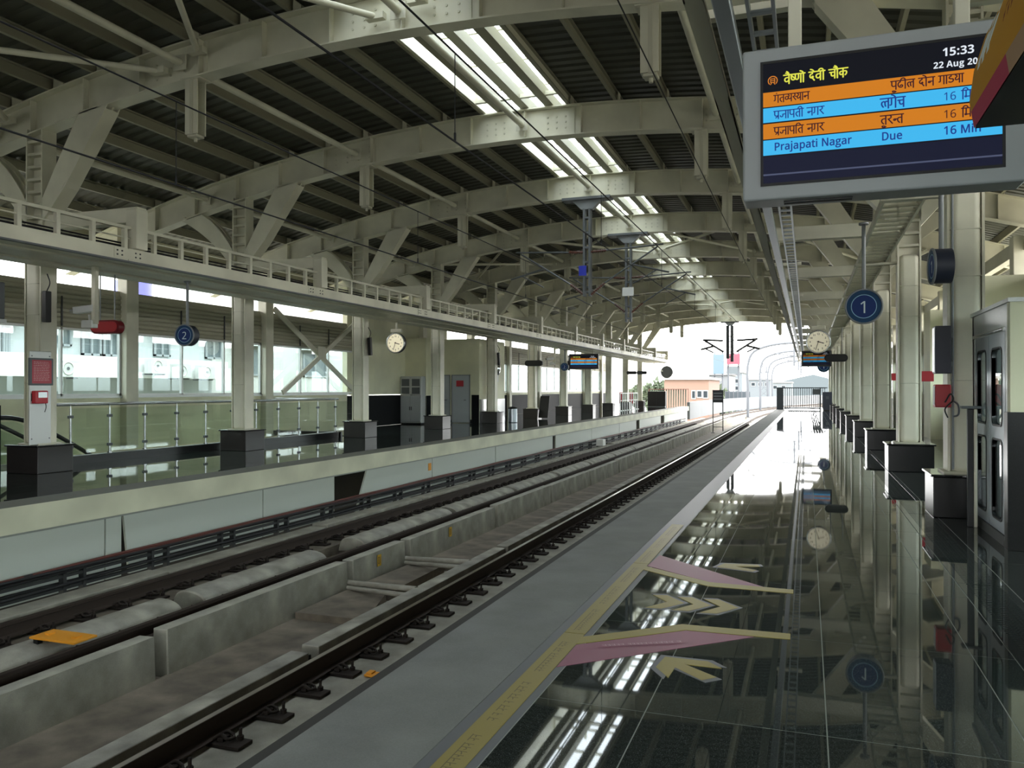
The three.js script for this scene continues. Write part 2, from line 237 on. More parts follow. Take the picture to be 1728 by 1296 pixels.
{ // walls of the far platform
  const w = struct('wall_left');
  const X = -16.5;
  mesh('sill_wall', [bx(X - .2, X, -.3, 1.29, Z0, 11.2), bx(X - .2, X, -3, 1.29, 11.2, 23.3), bx(X - .2, X, -.3, 1.29, 23.3, 27.2), bx(X - .2, X, -.3, 1.29, 36.4, Z1)], M.wall, w);
  mesh('dado', [bx(X, X + .03, 0, 1.15, 36.5, Z1), bx(X, X + .03, 0, 1.25, 27.2, 32)], M.dado, w);
  mesh('plain_wall', bx(X - .2, X, 1.29, 5.4, 27.2, 36.4), M.wall, w);
  mesh('sill', [bx(X - .05, X + .07, 1.29, 1.34, Z0, 27.2), bx(X - .05, X + .07, 1.29, 1.34, 36.4, Z1)], M.alu, w);
  // stairwell behind the balustrade
  mesh('stairwell_floor', bx(-17, -13.9, -3.2, -3, 11, 23.4), M.grey, w);
  mesh('stairwell_side', [bx(-14.0, -13.9, -3, -.03, 11.2, 23.2), bx(-16.5, -13.9, -3, -.03, 11.1, 11.2), bx(-16.5, -13.9, -3, -.03, 23.2, 23.3)], M.wall, w);
  // rooms
  mesh('room_wall', [bx(-16.5, -15.5, 0, 3.72, 32, 36.5)], M.wall, w);
  mesh('room_wall', [bx(-15.5, -13.55, 0, 3.72, 33.3, 36.5)], M.wall, w);
  mesh('dado', [bx(-15.5, -15.47, 0, 1.22, 32.02, 33.3), bx(-16.5, -15.5, 0, 1.2, 31.97, 32), bx(-13.9, -13.55, 0, 1.25, 33.27, 33.3)], M.dado, w);
  mesh('steel_dado', bx(-13.55, -13.53, 0, 1.05, 33.32, 36.5), M.steel, w);
  mesh('skirting', [bx(-15.1, -14.82, 0, .16, 33.27, 33.3), bx(-14.0, -13.9, 0, .16, 33.27, 33.3)], M.graniteBlack, w);
  mesh('side_room', [bx(-16.5, -13.75, 1.22, 2.75, 8.2, 10.75)], M.wall, w);
  mesh('dado', [bx(-16.5, -13.72, 0, 1.22, 8.2, 10.78)], M.dado, w);
}
function windowBay(X, za, zb, side) { // glazed bay with a ribbed cladding band above; side +1 faces +x
  const g = struct('window');
  const y0 = 1.34, y1 = 2.97, n = 3, f = .055, fr = [bx(X - .05, X + .03, y0, y0 + f, za, zb), bx(X - .05, X + .03, y1 - f, y1, za, zb)];
  for (let i = 0; i <= n; i++) { const z = za + (zb - za - f) * i / n; fr.push(bx(X - .05, X + .03, y0, y1, z, z + f)); }
  mesh('window_frame', fr, M.alu, g);
  for (let i = 0; i < n; i++) { const a = za + (zb - za - f) * i / n + f, b = za + (zb - za - f) * (i + 1) / n; mesh('pane', bx(X - .012, X - .006, y0 + f, y1 - f, a, b), M.glass, g); }
  const s = []; for (let y = 2.97; y < 3.88; y += .115) s.push([0, y], [.028, y + .03], [.028, y + .085], [0, y + .115]);
  const pts = [...s.map(([dx, y]) => [X + side * dx, y]), [X - side * .03, 4.005], [X - side * .03, 2.97]];
  stuff(mesh('cladding', prism(pts, za, zb), M.wallGrey, g));
  mesh('batten', [.32, .66].map(q => bx(X + side * .03, X + side * .05, 3.0, 3.7, za + (zb - za) * q, za + (zb - za) * q + .04)), M.darkGrey, g);
  return g;
}
{
  const posts = struct('trim');
  for (let k = -9; k < 11; k++) {
    const z = ZC(k) - .4, zn = ZC(k + 1) - .4;
    if (!(z > 26 && z < 35)) windowBay(-16.5, z + .2, Math.min(zn - .2, Z1), 1);
    windowBay(4.75, z + .2, Math.min(zn - .2, Z1), -1);
    for (const X of [-16.45, 4.7]) mesh('mullion_post', [rbx(X - .16, X + .16, 0, 5.1, z - .2, z + .2, .02)], M.cream, posts);
  }
  for (const X of [-16.6, 4.85]) mesh('eaves_beam', [bx(X - .1, X + .1, 4.75, 5.1, Z0, 69)], M.cream, posts);
}
{ // right wall
  const w = struct('wall_right'), X = 4.75;
  mesh('sill_wall', bx(X, X + .2, -.3, 1.29, Z0, Z1), M.wall, w);
  mesh('sill', bx(X - .07, X + .05, 1.29, 1.34, Z0, Z1), M.alu, w);
  mesh('dado', bx(X - .03, X, 0, .95, Z0, Z1), M.dado, w);
  mesh('room_wall', [bx(3.5, 4.75, 0, 3.9, 19.6, 21.0), bx(3.5, 4.75, 0, 3.9, 27.5, 29)], M.wall, w);
}
{ // outer ground far below the viaduct
  sm('ground', bx(-160, 200, -10.6, -10, -60, 600), std('#8b8778', .95));
}
{ // roof
  const roof = struct('roof');
  const sheet = (x0, x1, za, zb) => {
    const nx = 14, per = .3, nz = Math.round((zb - za) / per) * 4, pos = [], idx = [];
    for (let j = 0; j <= nz; j++) { const q = j % 4, zc = za + (j >> 2) * per + [0, .16, .2, .26][q], up = q === 0 || q === 1 ? 0 : .04; for (let i = 0; i <= nx; i++) { const x = x0 + (x1 - x0) * i / nx; pos.push(x, ySheet(x) + up, -Math.min(zc, zb)); } }
    for (let j = 0; j < nz; j++) for (let i = 0; i < nx; i++) { const a = j * (nx + 1) + i, b = a + nx + 1; idx.push(a, a + 1, b, b, a + 1, b + 1); }
    const g = new THREE.BufferGeometry(); g.setAttribute('position', new THREE.Float32BufferAttribute(pos, 3)); g.setIndex(idx); const t = g.toNonIndexed(); t.computeVertexNormals(); return t;
  };
  M.sheet.side = THREE.DoubleSide;
  for (let k = -10; k <= 10; k++) { const a = ZC(k), b = k === 10 ? 70 : ZC(k + 1); mesh('roof_sheet', sheet(-19.4, -6.66, a, b), M.sheet, roof); mesh('roof_sheet', sheet(-4.84, 7.9, a, b), M.sheet, roof); }
  for (const s of [-1, 1]) for (let i = 0; i < 13; i++) {
    const x = CX + s * (i === 0 ? .98 : .98 + i * 1.02), y = yTop(x) + .005;
    mesh('purlin', prism([[x - .035, y], [x + .035, y], [x + .035, y + .03], [x - .012, y + .03], [x - .012, y + .2], [x + .035, y + .2], [x + .035, y + .23], [x - .035, y + .23]], Z0, 69.6), M.purlin, roof);
  }
  for (const x of [-6.3, -5.75, -5.2]) mesh('purlin', prism([[x - .1, 7.6], [x + .1, 7.6], [x + .1, 7.82], [x - .1, 7.82]], Z0, 69.6), M.purlin, roof);
  mesh('skylight_curb', [bx(-6.72, -6.66, 7.6, 8.2, Z0, 69.8), bx(-4.84, -4.78, 7.6, 8.2, Z0, 69.8)], M.cream, roof);
  const P1 = share(bx(-6.68, -4.82, 0, .012, .03, 1.395)), B1 = [];
  for (let k = -10; k <= 9; k++) for (let i = 0; i < 4; i++) {
    const z = ZC(k) + i * 1.425; const m = mesh('skylight_pane', P1, M.skylight, roof); m.position.set(0, 8.14, -z);
    B1.push(bx(-6.66, -4.84, 8.1, 8.16, z - .03, z + .03));
  }
  mesh('skylight_bar', B1, M.cream, roof);
  for (let k = -2; k <= 10; k++) mesh('skylight_frame', [bx(-6.66, -4.84, 7.62, 7.7, ZC(k) - .7, ZC(k) - .62), bx(-6.66, -6.6, 7.7, 8.1, ZC(k) - .7, ZC(k) - .62), bx(-5.78, -5.72, 7.7, 8.1, ZC(k) - .7, ZC(k) - .62), bx(-4.9, -4.84, 7.7, 8.1, ZC(k) - .7, ZC(k) - .62)], M.cream, roof);
}
// ---------------------------------------------------------------- roof arches
const KMIN = -2, KMAX = 10;
{
  const curve = (f, a, b, n) => [...Array(n + 1)].map((_, i) => { const x = a + (b - a) * i / n; return [x, f(x)]; });
  const band = (f0, f1, a, b, n, z0, z1) => prism([...curve(f0, a, b, n), ...curve(f1, b, a, n)], z0, z1);
  const A = -18.9, B = 7.4, N = 44;
  const G = {
    web: share(band(x => yBot(x) + .02, x => yTop(x) - .02, A, B, N, -.012, .012)),
    lower: share(band(yBot, x => yBot(x) + .025, A, B, N, -.15, .15)), upper: share(band(x => yTop(x) - .025, yTop, A, B, N, -.15, .15)),
    stiff: share([rbx(-.009, .009, .03, .62, -.14, -.012, .004), rbx(-.009, .009, .03, .62, .012, .14, .004)]),
    plate: share(band(x => yBot(x) + .04, x => yTop(x) - .04, CX - 1.1, CX + 1.1, 8, -.03, .03)), side: [-4.3, 4.3].map(d => share(band(x => yBot(x) + .06, x => yTop(x) - .06, CX + d - .6, CX + d + .6, 4, -.028, .028))),
  };
  const bolts = [];
  for (const d of [-4.75, -4.45, -4.15, -3.85, 3.85, 4.15, 4.45, 4.75, -.9, -.7, -.5, .5, .7, .9]) for (const q of [.2, .32, .44]) bolts.push(cyl(.022, .09, 0, 0, 0, 6).rotateX(Math.PI / 2).translate(CX + d, yBot(CX + d) + q, 0));
  G.bolts = share(bolts);
  G.cleat = share([-1, 1].map(s => [...Array(13)].map((_, i) => { const x = CX + s * (i === 0 ? .98 : .98 + i * 1.02) + .05; return bx(x, x + .012, yTop(x) - .002, yTop(x) + .2, -.1, .1); })));
  const proto = thing('roof_arch', '', 'arch');
  mesh('web', G.web, M.cream, proto); mesh('bottom_flange', G.lower, M.cream, proto); mesh('top_flange', G.upper, M.cream, proto);
  for (let d = -12.6; d <= 12.7; d += 1.26) { const m = mesh('stiffener', G.stiff, M.cream, proto); m.position.set(CX + d, yBot(CX + d), 0); }
  mesh('splice_plate', G.plate, M.cream, proto); for (const q of G.side) mesh('splice_plate', q, M.cream, proto);
  stuff(mesh('bolts', G.bolts, M.creamDark, proto)); stuff(mesh('purlin_cleats', G.cleat, M.cream, proto));
  for (let k = KMIN; k <= KMAX; k++) {
    const l = k < 0 ? `cream steel roof arch overhead, ${k === -2 ? 'behind the arch above the camera' : 'seen only as a reflection in the floor'}` : k === KMAX ? 'last cream roof arch, framing the bright open end of the station' : `${ORD[k]} curved cream steel roof arch in view, counted from the camera`;
    const o = k === KMIN ? proto : copy(proto, [0, 0, ZC(k)], l); o.position.z = -ZC(k); o.userData.label = l;
  }
}
// ---------------------------------------------------------------- columns on granite pedestals
function column(s, X, label) { // s = +1: tracks lie towards +x
  const c = thing('steel_column', label, 'column', [X, 0, 0]);
  const ped = mesh('pedestal', rb(.76, .48, .74, .012, 0, .24, 0, 1), s > 0 ? M.granitePed : M.graniteFoot, c);
  mesh('cap', rb(.82, .03, .8, .01, 0, .495, 0, 1), M.graniteBlack, ped);
  mesh('shaft', [rb(.34, 3.5, .38, .09, 0, 2.26, 0, 3), bx(-.2, -.17, .51, 4.0, -.17, .17), bx(.17, .2, .51, 4.0, -.17, .17)], M.cream, c);
  mesh('base_plate', bx(-.25, .25, .51, .535, -.25, .25), M.creamDark, c);
  mesh('seam_band', [1.62, 2.86, 3.42].map(y => rb(.346, .012, .386, .006, 0, y, 0, 1)), M.creamDark, c);
  mesh('upper_column', [bx(-.2, -.17, 4, 6.25, -.15, .15), bx(.17, .2, 4, 6.25, -.15, .15), bx(-.17, .17, 4, 6.25, -.01, .01)], M.cream, c);
  mesh('batten', [...Array(9)].map((_, i) => bx(-.17, .17, 4.15 + i * .23, 4.2 + i * .23, -.14, .14)), M.creamDark, c);
  for (const q of [s, -s]) { // curved struts up to the arch
    const far = q === s ? 1.35 : 1.4, yt = yBot(X + q * far) + .02, yb = 4.85, w = .46;
    const sh = new THREE.Shape(); sh.moveTo(q * .15, yb); sh.quadraticCurveTo(q * (.55), yb + .75, q * (far - .25), yt); sh.lineTo(q * (far + w - .1), yt + (q === s ? .03 : -.12)); sh.quadraticCurveTo(q * .95, yb + .55, q * .2, yb - .3); sh.lineTo(q * .15, yb);
    mesh('strut', [prism(sh, -.15, -.13), prism(sh, .13, .15), prism(sh, -.02, .02), bar([q * .2, yb - .3, 0], [q * .72, yb + .28, 0], .3, .03), bar([q * .72, yb + .28, 0], [q * (far + w - .14), yt - .02, 0], .3, .03), bar([q * .15, yb, 0], [q * (far - .25), yt, 0], .3, .03)], M.cream, c);
  }
  mesh('bracket_beam', q4(s), M.cream, c);
  return c;
}
const q4 = s => s > 0 ? [rbx(.18, 2.35, 4.4, 4.66, -.11, .11, .01)] : [rbx(-2.45, -.18, 4.4, 4.66, -.11, .11, .01)];
{
  const L = column(1, -13.2, ''), R = column(-1, 1.78, '');
  for (let k = -1; k <= 10; k++) {
    const n = k < 0 ? 'just out of view beside the camera' : k === 0 ? 'with the red notice and red call box, nearest on the far platform' : k === 2 ? 'third along the far platform, where the glass railing ends' : `${ORD[k]} from the camera along the far platform`;
    const l = 'cream steel column on dark granite pedestal, ' + n, r = 'cream steel column on black pedestal, ' + (k < 0 ? 'beside the camera on the near platform, unseen' : k === 0 ? 'nearest in the near platform row, beside the glazed steel cabin' : `${ORD[k]} in the row along the near platform`);
    if (k === -1) { L.position.z = R.position.z = -ZC(-1); L.userData.label = l; R.userData.label = r; }
    else { copy(L, [-13.2, 0, ZC(k)], l); copy(R, [1.78, 0, ZC(k)], r); }
  }
}
// ---------------------------------------------------------------- cable gallery along the far platform
{
  const g = thing('cable_gallery', 'long cream gallery with open railing running above the far platform', 'gallery');
  mesh('soffit', [bx(-12.95, -11.0, 3.72, 3.78, Z0, 70.4), bx(-11.6, -11.45, 3.69, 3.72, Z0, 70.4), bx(-12.4, -12.32, 3.69, 3.72, Z0, 70.4)], M.cream, g);
  mesh('drip_edge', bx(-11.03, -10.93, 3.69, 3.715, Z0, 70.4), M.midGrey, g);
  for (let k = -6; k <= 10; k++) {
    const z = ZC(k) - .2, b = mesh('edge_beam', rbx(-11.0, -10.94, 3.715, 3.93, z, Math.min(z + 5.69, 70.4), .006), M.cream, g);
    if (k >= -1) { mesh('splice_plate', bx(-10.945, -10.928, 3.74, 3.91, z - .32, z + .3), M.cream, b); stuff(mesh('bolts', [-.26, -.16, .14, .24].map(d => [3.79, 3.86].map(y => bx(-10.93, -10.915, y - .012, y + .012, z + d - .012, z + d + .012))), M.darkGrey, b)); }
  }
  const rail = mesh('railing', [bx(-11.02, -10.95, 4.26, 4.31, Z0, 70), bx(-11.0, -10.97, 4.1, 4.12, Z0, 70)], M.cream, g), P = share(bx(-11.02, -10.95, 3.93, 4.26, -.035, .035));
  for (let z = 4.2; z < 70; z += .67) { const m = mesh('post', P, M.cream, rail); m.position.z = -z; }
  const HP = share(rbx(-11.08, -10.84, 3.93, 4.62, -.13, .13, .012));
  for (let k = -1; k <= 10; k++) { const m = mesh('hanger_post', HP, M.cream, g); m.position.z = -ZC(k); }
  const cb = [];
  for (let i = 0; i < 7; i++) { const pts = []; for (let z = 2; z <= 70; z += 2.4) pts.push([-11.15 - i * .1, 3.95 + (i % 3) * .07 + .02 * noise(i * 5, z * .4), z]); cb.push(tube(pts, .016, 5, 80)); }
  tag(stuff(mesh('cable_bundle', cb, M.cable)), 'bundle of dark cables lying behind the railing of the overhead gallery', 'cables');
}
// ---------------------------------------------------------------- trays over the near platform
{
  const t = thing('cable_tray', 'long galvanised cable tray hung above the edge of the near platform', 'cable tray', [-.5, 3.72, 0]);
  mesh('edge_channel', [bx(-.16, -.05, 0, .012, Z0, 70.5), bx(-.16, -.15, 0, .2, Z0, 70.5), bx(-.06, -.05, 0, .05, Z0, 70.5)], M.creamDark, t);
  mesh('lighting_trunking', [rbx(.0, .1, -.05, .03, Z0, 70.5, .01)], M.galv, t);
  mesh('ladder_rail', [bx(.17, .19, 0, .06, Z0, 70.5), bx(.31, .33, 0, .06, Z0, 70.5)], M.galv, t);
  const r = []; for (let z = 2; z < 70; z += .3) r.push(bx(.19, .31, .01, .03, z, z + .04)); stuff(mesh('rungs', r, M.galv, t));
  const h = share([rbx(-.18, .4, .2, .26, -.04, .04, .005), rbx(-.05, .0, .26, .75, -.03, .03, .005)]);
  for (let k = -1; k <= 10; k++) { const m = mesh('hanger', h, M.cream, t); m.position.z = -ZC(k); }
  const l = thing('cable_ladder', 'wide cream cable ladder with rungs above the near platform columns', 'cable ladder', [1.16, 3.9, 0]);
  mesh('side_rail', [bx(-.25, -.22, 0, .11, Z0, 70.5), bx(.22, .25, 0, .11, Z0, 70.5)], M.cream, l);
  const q = []; for (let z = 2; z < 70; z += .34) q.push(bx(-.22, .22, .02, .05, z, z + .07)); stuff(mesh('rungs', q, M.cream, l));
  const hh = share([rbx(-.3, .5, -.05, -.002, -.05, .05, .005)]);
  for (let k = -1; k <= 10; k++) { const m = mesh('bracket', hh, M.cream, l); m.position.z = -ZC(k); }
}
// ---------------------------------------------------------------- boxes hanging from the arches
{
  const mk = () => { const o = thing('hanging_bracket', '', 'bracket'); mesh('channel', [bx(-.13, -.1, -.93, 0, -.11, .11), bx(-.1, .12, -.93, 0, .085, .11), bx(-.1, .12, -.93, 0, -.11, -.085)], M.cream, o); mesh('perforated_strip', [bx(-.02, .04, -.95, -.02, -.13, -.11)], M.creamDark, o); mesh('end_cap', [rb(.2, .05, .2, .015, 0, -.955, 0, 1), cyl(.03, .08, 0, -1.0, 0)], M.creamDark, o); mesh('top_plate', bx(-.2, .2, -.02, .0, -.15, .15), M.cream, o); return o; };
  const p = mk(); let first = true;
  for (const [X, w] of [[-9.7, 'far-side'], [-2.0, 'near-side']]) for (let k = 0; k <= 10; k++) {
    const l = `cream box bracket hanging below the ${k === 10 ? 'last' : ORD[k]} roof arch, ${w} one of the pair`;
    const o = first ? p : copy(p, [0, 0, 0], l); first = false; o.userData.label = l; o.position.set(X, yBot(X) + .005, -ZC(k));
  }
}
// ---------------------------------------------------------------- tie pipes and bracing between arches
{
  const lines = [[-9.9, 'left of the skylight'], [-5.8, 'under the skylight'], [-1.7, 'right of the skylight'], [-14.2, 'behind the far columns']];
  const geo = {};
  for (const [X, w] of lines) { let p; for (let k = -1; k < 10; k++) {
    const y = yBot(X) + .3, l = `cream round tie pipe ${w}, in the ${k < 0 ? 'bay overhead' : ORD[k] + ' bay from the camera'}`;
    if (!p) { p = thing('tie_pipe', l, 'pipe', [X, y, ZC(k)]); mesh('pipe', rod([0, 0, .16], [0, 0, BAY - .16], .062, 14), M.cream, p); for (const z of [.02, BAY - .16]) mesh('end_plate', [rbx(-.13, .13, -.13, .13, z, z + .018, .004), bx(-.012, .012, -.06, .06, z, z + .2)], M.cream, p); }
    else copy(p, [X, y, ZC(k)], l);
  } }
  const pairs = [[-13.8, -10.3, 'over the far columns'], [-9.5, -6.15, 'left of the skylight'], [-5.45, -2.05, 'right of the skylight'], [-1.35, 2.2, 'over the near columns']];
  for (const k of [-1, 3, 7]) for (const [a, b, w] of pairs) for (const f of [0, 1]) {
    const p0 = [f ? b : a, yBot(f ? b : a) + .24 + f * .14, .2], p1 = [f ? a : b, yBot(f ? a : b) + .24 + f * .14, BAY - .2];
    const o = thing('bracing_pipe', `diagonal cream bracing pipe ${w}, ${k < 0 ? 'nearest' : k === 3 ? 'middle' : 'farthest'} braced bay, running to the far ${f ? 'left' : 'right'}`, 'pipe', [0, 0, ZC(k)], 'crossing diagonal pipes under the roof');
    mesh('pipe', rod(p0, p1, .05, 12), M.cream, o); for (const p of [p0, p1]) mesh('gusset', bx(p[0] - .15, p[0] + .15, p[1] - .05, p[1] + .05, p[2] - .06, p[2] + .06), M.cream, o);
  }
}
// ---------------------------------------------------------------- overhead line: masts, cantilevers, wires
for (const [k, bot, l] of [[2, 4.14, 'grey overhead line mast with blue plate, hung from the third arch'], [3, 3.85, 'grey overhead line mast with white plate, hung from the fourth arch'], [10, 3.95, 'dark overhead line mast hung from the last arch against the sky']]) {
  const o = thing('drop_mast', l, 'mast', [-5.86, 0, ZC(k)]), mg = k === 10 ? M.darkGrey : M.midGrey;
  mesh('top_plate', [rbx(-.7, .7, 6.86, 6.9, -.22, .22, .005), bx(-.7, .7, 6.9, 6.94, -.2, -.16), bx(-.7, .7, 6.9, 6.94, .16, .2)], mg, o);
  mesh('knee', prism([[-.42, 6.86], [.42, 6.86], [.16, 6.6], [-.16, 6.6]], -.1, .1), M.grey, o);
  const tw = k === 10 ? .24 : .06, tr = k === 10 ? .085 : .024;
  mesh('mast_tube', [bx(-.05 - tw, -.05, bot, 6.62, -.1, .1), bx(.05, .05 + tw, bot - (k === 10 ? .25 : 0), 6.62, -.1, .1), ...[0, 1, 2, 3, 4, 5].map(i => bx(-.05, .05, bot + .1 + i * .42, bot + .15 + i * .42, -.09, .09))], mg, o);
  for (const s of [-1, 1]) {
    const ax = s * 2.0, c = mesh('cantilever', [rod([s * .55, 5.42, 0], [ax + s * .15, 5.5, 0], tr), rod([s * .5, 4.5, 0], [ax, 5.45, 0], tr), rod([s * 1.3, 4.98, 0], [ax + s * .3, 4.72, 0], tr), rod([ax, 4.82, 0], [ax - s * .7, 4.45, 0], tr * .7)], mg, o);
    for (const [p, q] of [[[s * .1, 5.4, 0], [s * .55, 5.42, 0]], [[s * .1, 4.18, 0], [s * .5, 4.5, 0]]]) { const ins = [rod(p, q, .025)]; for (let i = 1; i < 8; i++) { const t = i / 8, m = [0, 1, 2].map(j => p[j] + (q[j] - p[j]) * t), n = [0, 1, 2].map(j => p[j] + (q[j] - p[j]) * (t + .03)); ins.push(rod(m, n, .055, 10)); } mesh('insulator', ins, M.porcelain, c); }
  }
  if (k === 2) mesh('blue_plate', [bx(-.22, .0, 4.72, 5.0, -.13, -.12)], std('#1b2fb4', .4), o).userData.label = 'blue plate';
  if (k === 3) mesh('white_plate', [bx(-.2, .2, 4.75, 5.05, -.13, -.12)], M.white, o);
}
{
  const W = [[-3.8, 5.38, 'upper black overhead wire above the near track'], [-3.8, 4.36, 'lower black contact wire above the near track'], [-7.8, 5.3, 'upper black overhead wire above the far track'], [-7.8, 4.2, 'lower black contact wire above the far track'], [-1.78, 5.42, 'thin black cable strung high near the near platform']];
  W.forEach(([x, y, l], i) => tag(mesh('overhead_wire', rod([x, y, Z0], [x, y, 88], i === 4 ? .008 : .012, 6), M.cable), l, 'wire'));
  for (const [x, yt, yb, w] of [[-3.8, 5.38, 4.36, 'near'], [-7.8, 5.3, 4.2, 'far']]) for (let i = 0; i < 5; i++) { const z = 8.6 + i * 7.1; tag(mesh('wire_dropper', [rod([x, yb, z], [x, yt, z], .006, 5), rod([x, yb, z], [x, yb + .1, z], .014, 6)], M.cable), `${ORD[i]} thin vertical dropper joining the two wires over the ${w} track`, 'wire'); }
}
// ---------------------------------------------------------------- rails with fasteners
{
  const prof = [[-.075, 0], [.075, 0], [.075, .012], [.012, .03], [.01, .125], [.034, .138], [.034, .172], [-.034, .172], [-.034, .138], [-.01, .125], [-.012, .03], [-.075, .012]];
  const fast = share([rbx(-.34, .34, -.035, -.005, -.09, .09, .006), ...[-1, 1].map(s => [tube([[s * .07, .02, -.06], [s * .13, .05, -.03], [s * .2, .03, -.05], [s * .21, .02, .03], [s * .12, .045, .05], [s * .07, .02, .02]], .014, 6, 14), rbx(s * .13 - .03, s * .13 + .03, -.005, .03, -.05, .05, .008), cyl(.028, .035, s * .25, .012, .05, 6), cyl(.014, .11, s * .25, .04, .05, 8)])]);
  for (const [x, l] of [[-4.55, 'nearest visible steel rail beside the near platform edge, shiny top'], [-3.05, 'steel rail hidden under the near platform edge'], [-7.05, 'middle steel rail running behind the concrete parapet blocks'], [-8.55, 'farthest steel rail, beside the cable rack below the far platform']]) {
    const r = thing('rail', l, 'rail', [x, -1.302, 0]);
    const b = mesh('rail_body', prism(prof, Z0, 76), M.rail, r); mesh('running_surface', bx(-.026, .026, .1715, .1735, Z0, 76), x === -4.55 || x === -3.05 ? M.railTop : M.rail, r);
    if (x !== -3.05) for (let i = 0; i < 112; i++) { const m = mesh('fastener', fast, M.rust, r); m.position.set(0, 0, -(2.545 + .575 * i)); }
  }
}
// ---------------------------------------------------------------- things on the track bed
{
  const c = thing('cable_rack', 'dark cable rack with bundled cables along the foot of the far platform wall', 'cable rack', [-9.42, 0, 0]);
  mesh('support_rail', [-1.0, -1.16, -1.34].map(y => bx(-.03, .03, y - .02, y + .02, Z0, 68)), M.darkGrey, c);
  const pg = share(bx(-.05, .04, -1.62, -.92, -.025, .025));
  for (let z = 3.6, i = 0; z < 66; z += i++ % 2 ? 1.25 : .32) { const m = mesh('upright', pg, M.darkGrey, c); m.position.z = -z; }
  const mk = (n, y, ph, mat) => { const pts = []; for (let z = -2; z <= 68; z += 1.4) pts.push([n * .045 - .05, y + .035 * noise(ph, z * .35) - (z > 8.8 && z < 11 ? .0 : 0), z]); return tube(pts, .022, 6, 150); };
  stuff(mesh('cables', [0, 1, 2, 3].map(i => mk(i, -.93 + (i % 2) * .03, i * 9, 0)), M.cable, c)); stuff(mesh('red_cables', [mk(1, -.88, 40), mk(2, -.9, 55)], M.cableRed, c)); stuff(mesh('lower_cables', [0, 1, 2].map(i => mk(i, -1.11, 70 + i * 6)), M.cable, c));
  for (const [z, l] of [[10.62, 'nearer pale pipe bridging the gutter from parapet to guard block'], [12.46, 'farther pale pipe bridging the gutter beside the yellow tag']]) tag(mesh('crossing_pipe', [rod([-6.45, -1.36, z], [-4.93, -1.17, z - .72], .04, 10), rod([-6.4, -1.42, z - .06], [-4.95, -1.25, z - .78], .035, 8)], M.concrete), l, 'pipe');
  const plate = (w, d) => [rbx(-w / 2, w / 2, .0, .025, -d / 2, d / 2, .008), ...[-.3, .3].map(a => bx(a * w - .03, a * w + .03, .025, .04, -.04, .04))];
  let o = thing('track_device', 'bright orange track device plate lying by the far track at lower left', 'track device', [-7.36, -1.1, 6.5]); mesh('cover', plate(.62, .3), M.orange, o); mesh('leg', bx(-.27, -.21, -.26, 0, -.13, -.07), M.black, o);
  o = thing('track_device', 'small orange plate on the plinth beside the near platform edge', 'track device', [-4.02, -1.335, 7.2]); mesh('cover', plate(.24, .12), M.orange, o);
  const tg = canvasTex(64, 96, (x, w, h) => { x.fillStyle = '#c79a1c'; x.fillRect(0, 0, w, h); x.strokeStyle = '#5a4310'; x.lineWidth = 7; x.strokeRect(14, 20, 14, 54); x.beginPath(); x.moveTo(46, 20); x.lineTo(46, 76); x.stroke(); });
  const tm = std('#fff', .6, { map: tg });
  for (const [z, y, l] of [[11.5, -1.2, 'yellow number tag on the short concrete parapet block'], [14.25, -1.2, 'faded yellow tag on the long parapet block beyond the pipes']]) { const t = tag(mesh('number_tag', [bx(-6.392, -6.386, y - .09, y + .09, z - .06, z + .06)], M.yellow), l, 'tag'); mesh('print', plane(.12, .18).rotateY(Math.PI / 2).translate(-6.384, y, -z), tm, t, true); }
  const ft = tag(mesh('number_tag', [bx(-9.74, -9.73, -.72, -.52, 20.25, 20.42)], M.orange), 'orange tag on the far platform side panel', 'tag');
  o = thing('marker_board', 'black marker board on two thin legs standing between the tracks', 'sign', [-5.75, -1.52, 57.5]);
  mesh('board', rbx(-.36, .36, 2.1, 2.95, -.03, .03, .01), M.darkGrey, o); for (const s of [-1, 1]) mesh('leg', [bx(s * .33 - .03, s * .33 + .03, 0, 2.2, -.03, .03), bx(s * .33 - .12, s * .33 + .12, 0, .04, -.12, .12)], M.darkGrey, o); mesh('crossbar', bx(-.3, .3, .4, .44, -.02, .02), M.darkGrey, o);
  mesh('stripes', [0, 1, 2].map(i => bx(-.28, .28, 2.3 + i * .2, 2.36 + i * .2, -.04, -.03)), M.grey, o);
  o = thing('junction_box', 'white junction box beside the cable rack below the far platform', 'box', [-9.1, -1.1, 37.5]); mesh('case', rb(.35, .3, .5, .03, 0, .1, 0), M.white, o); mesh('leg', bx(-.05, .05, -.5, -.05, -.05, .05), M.grey, o);
}
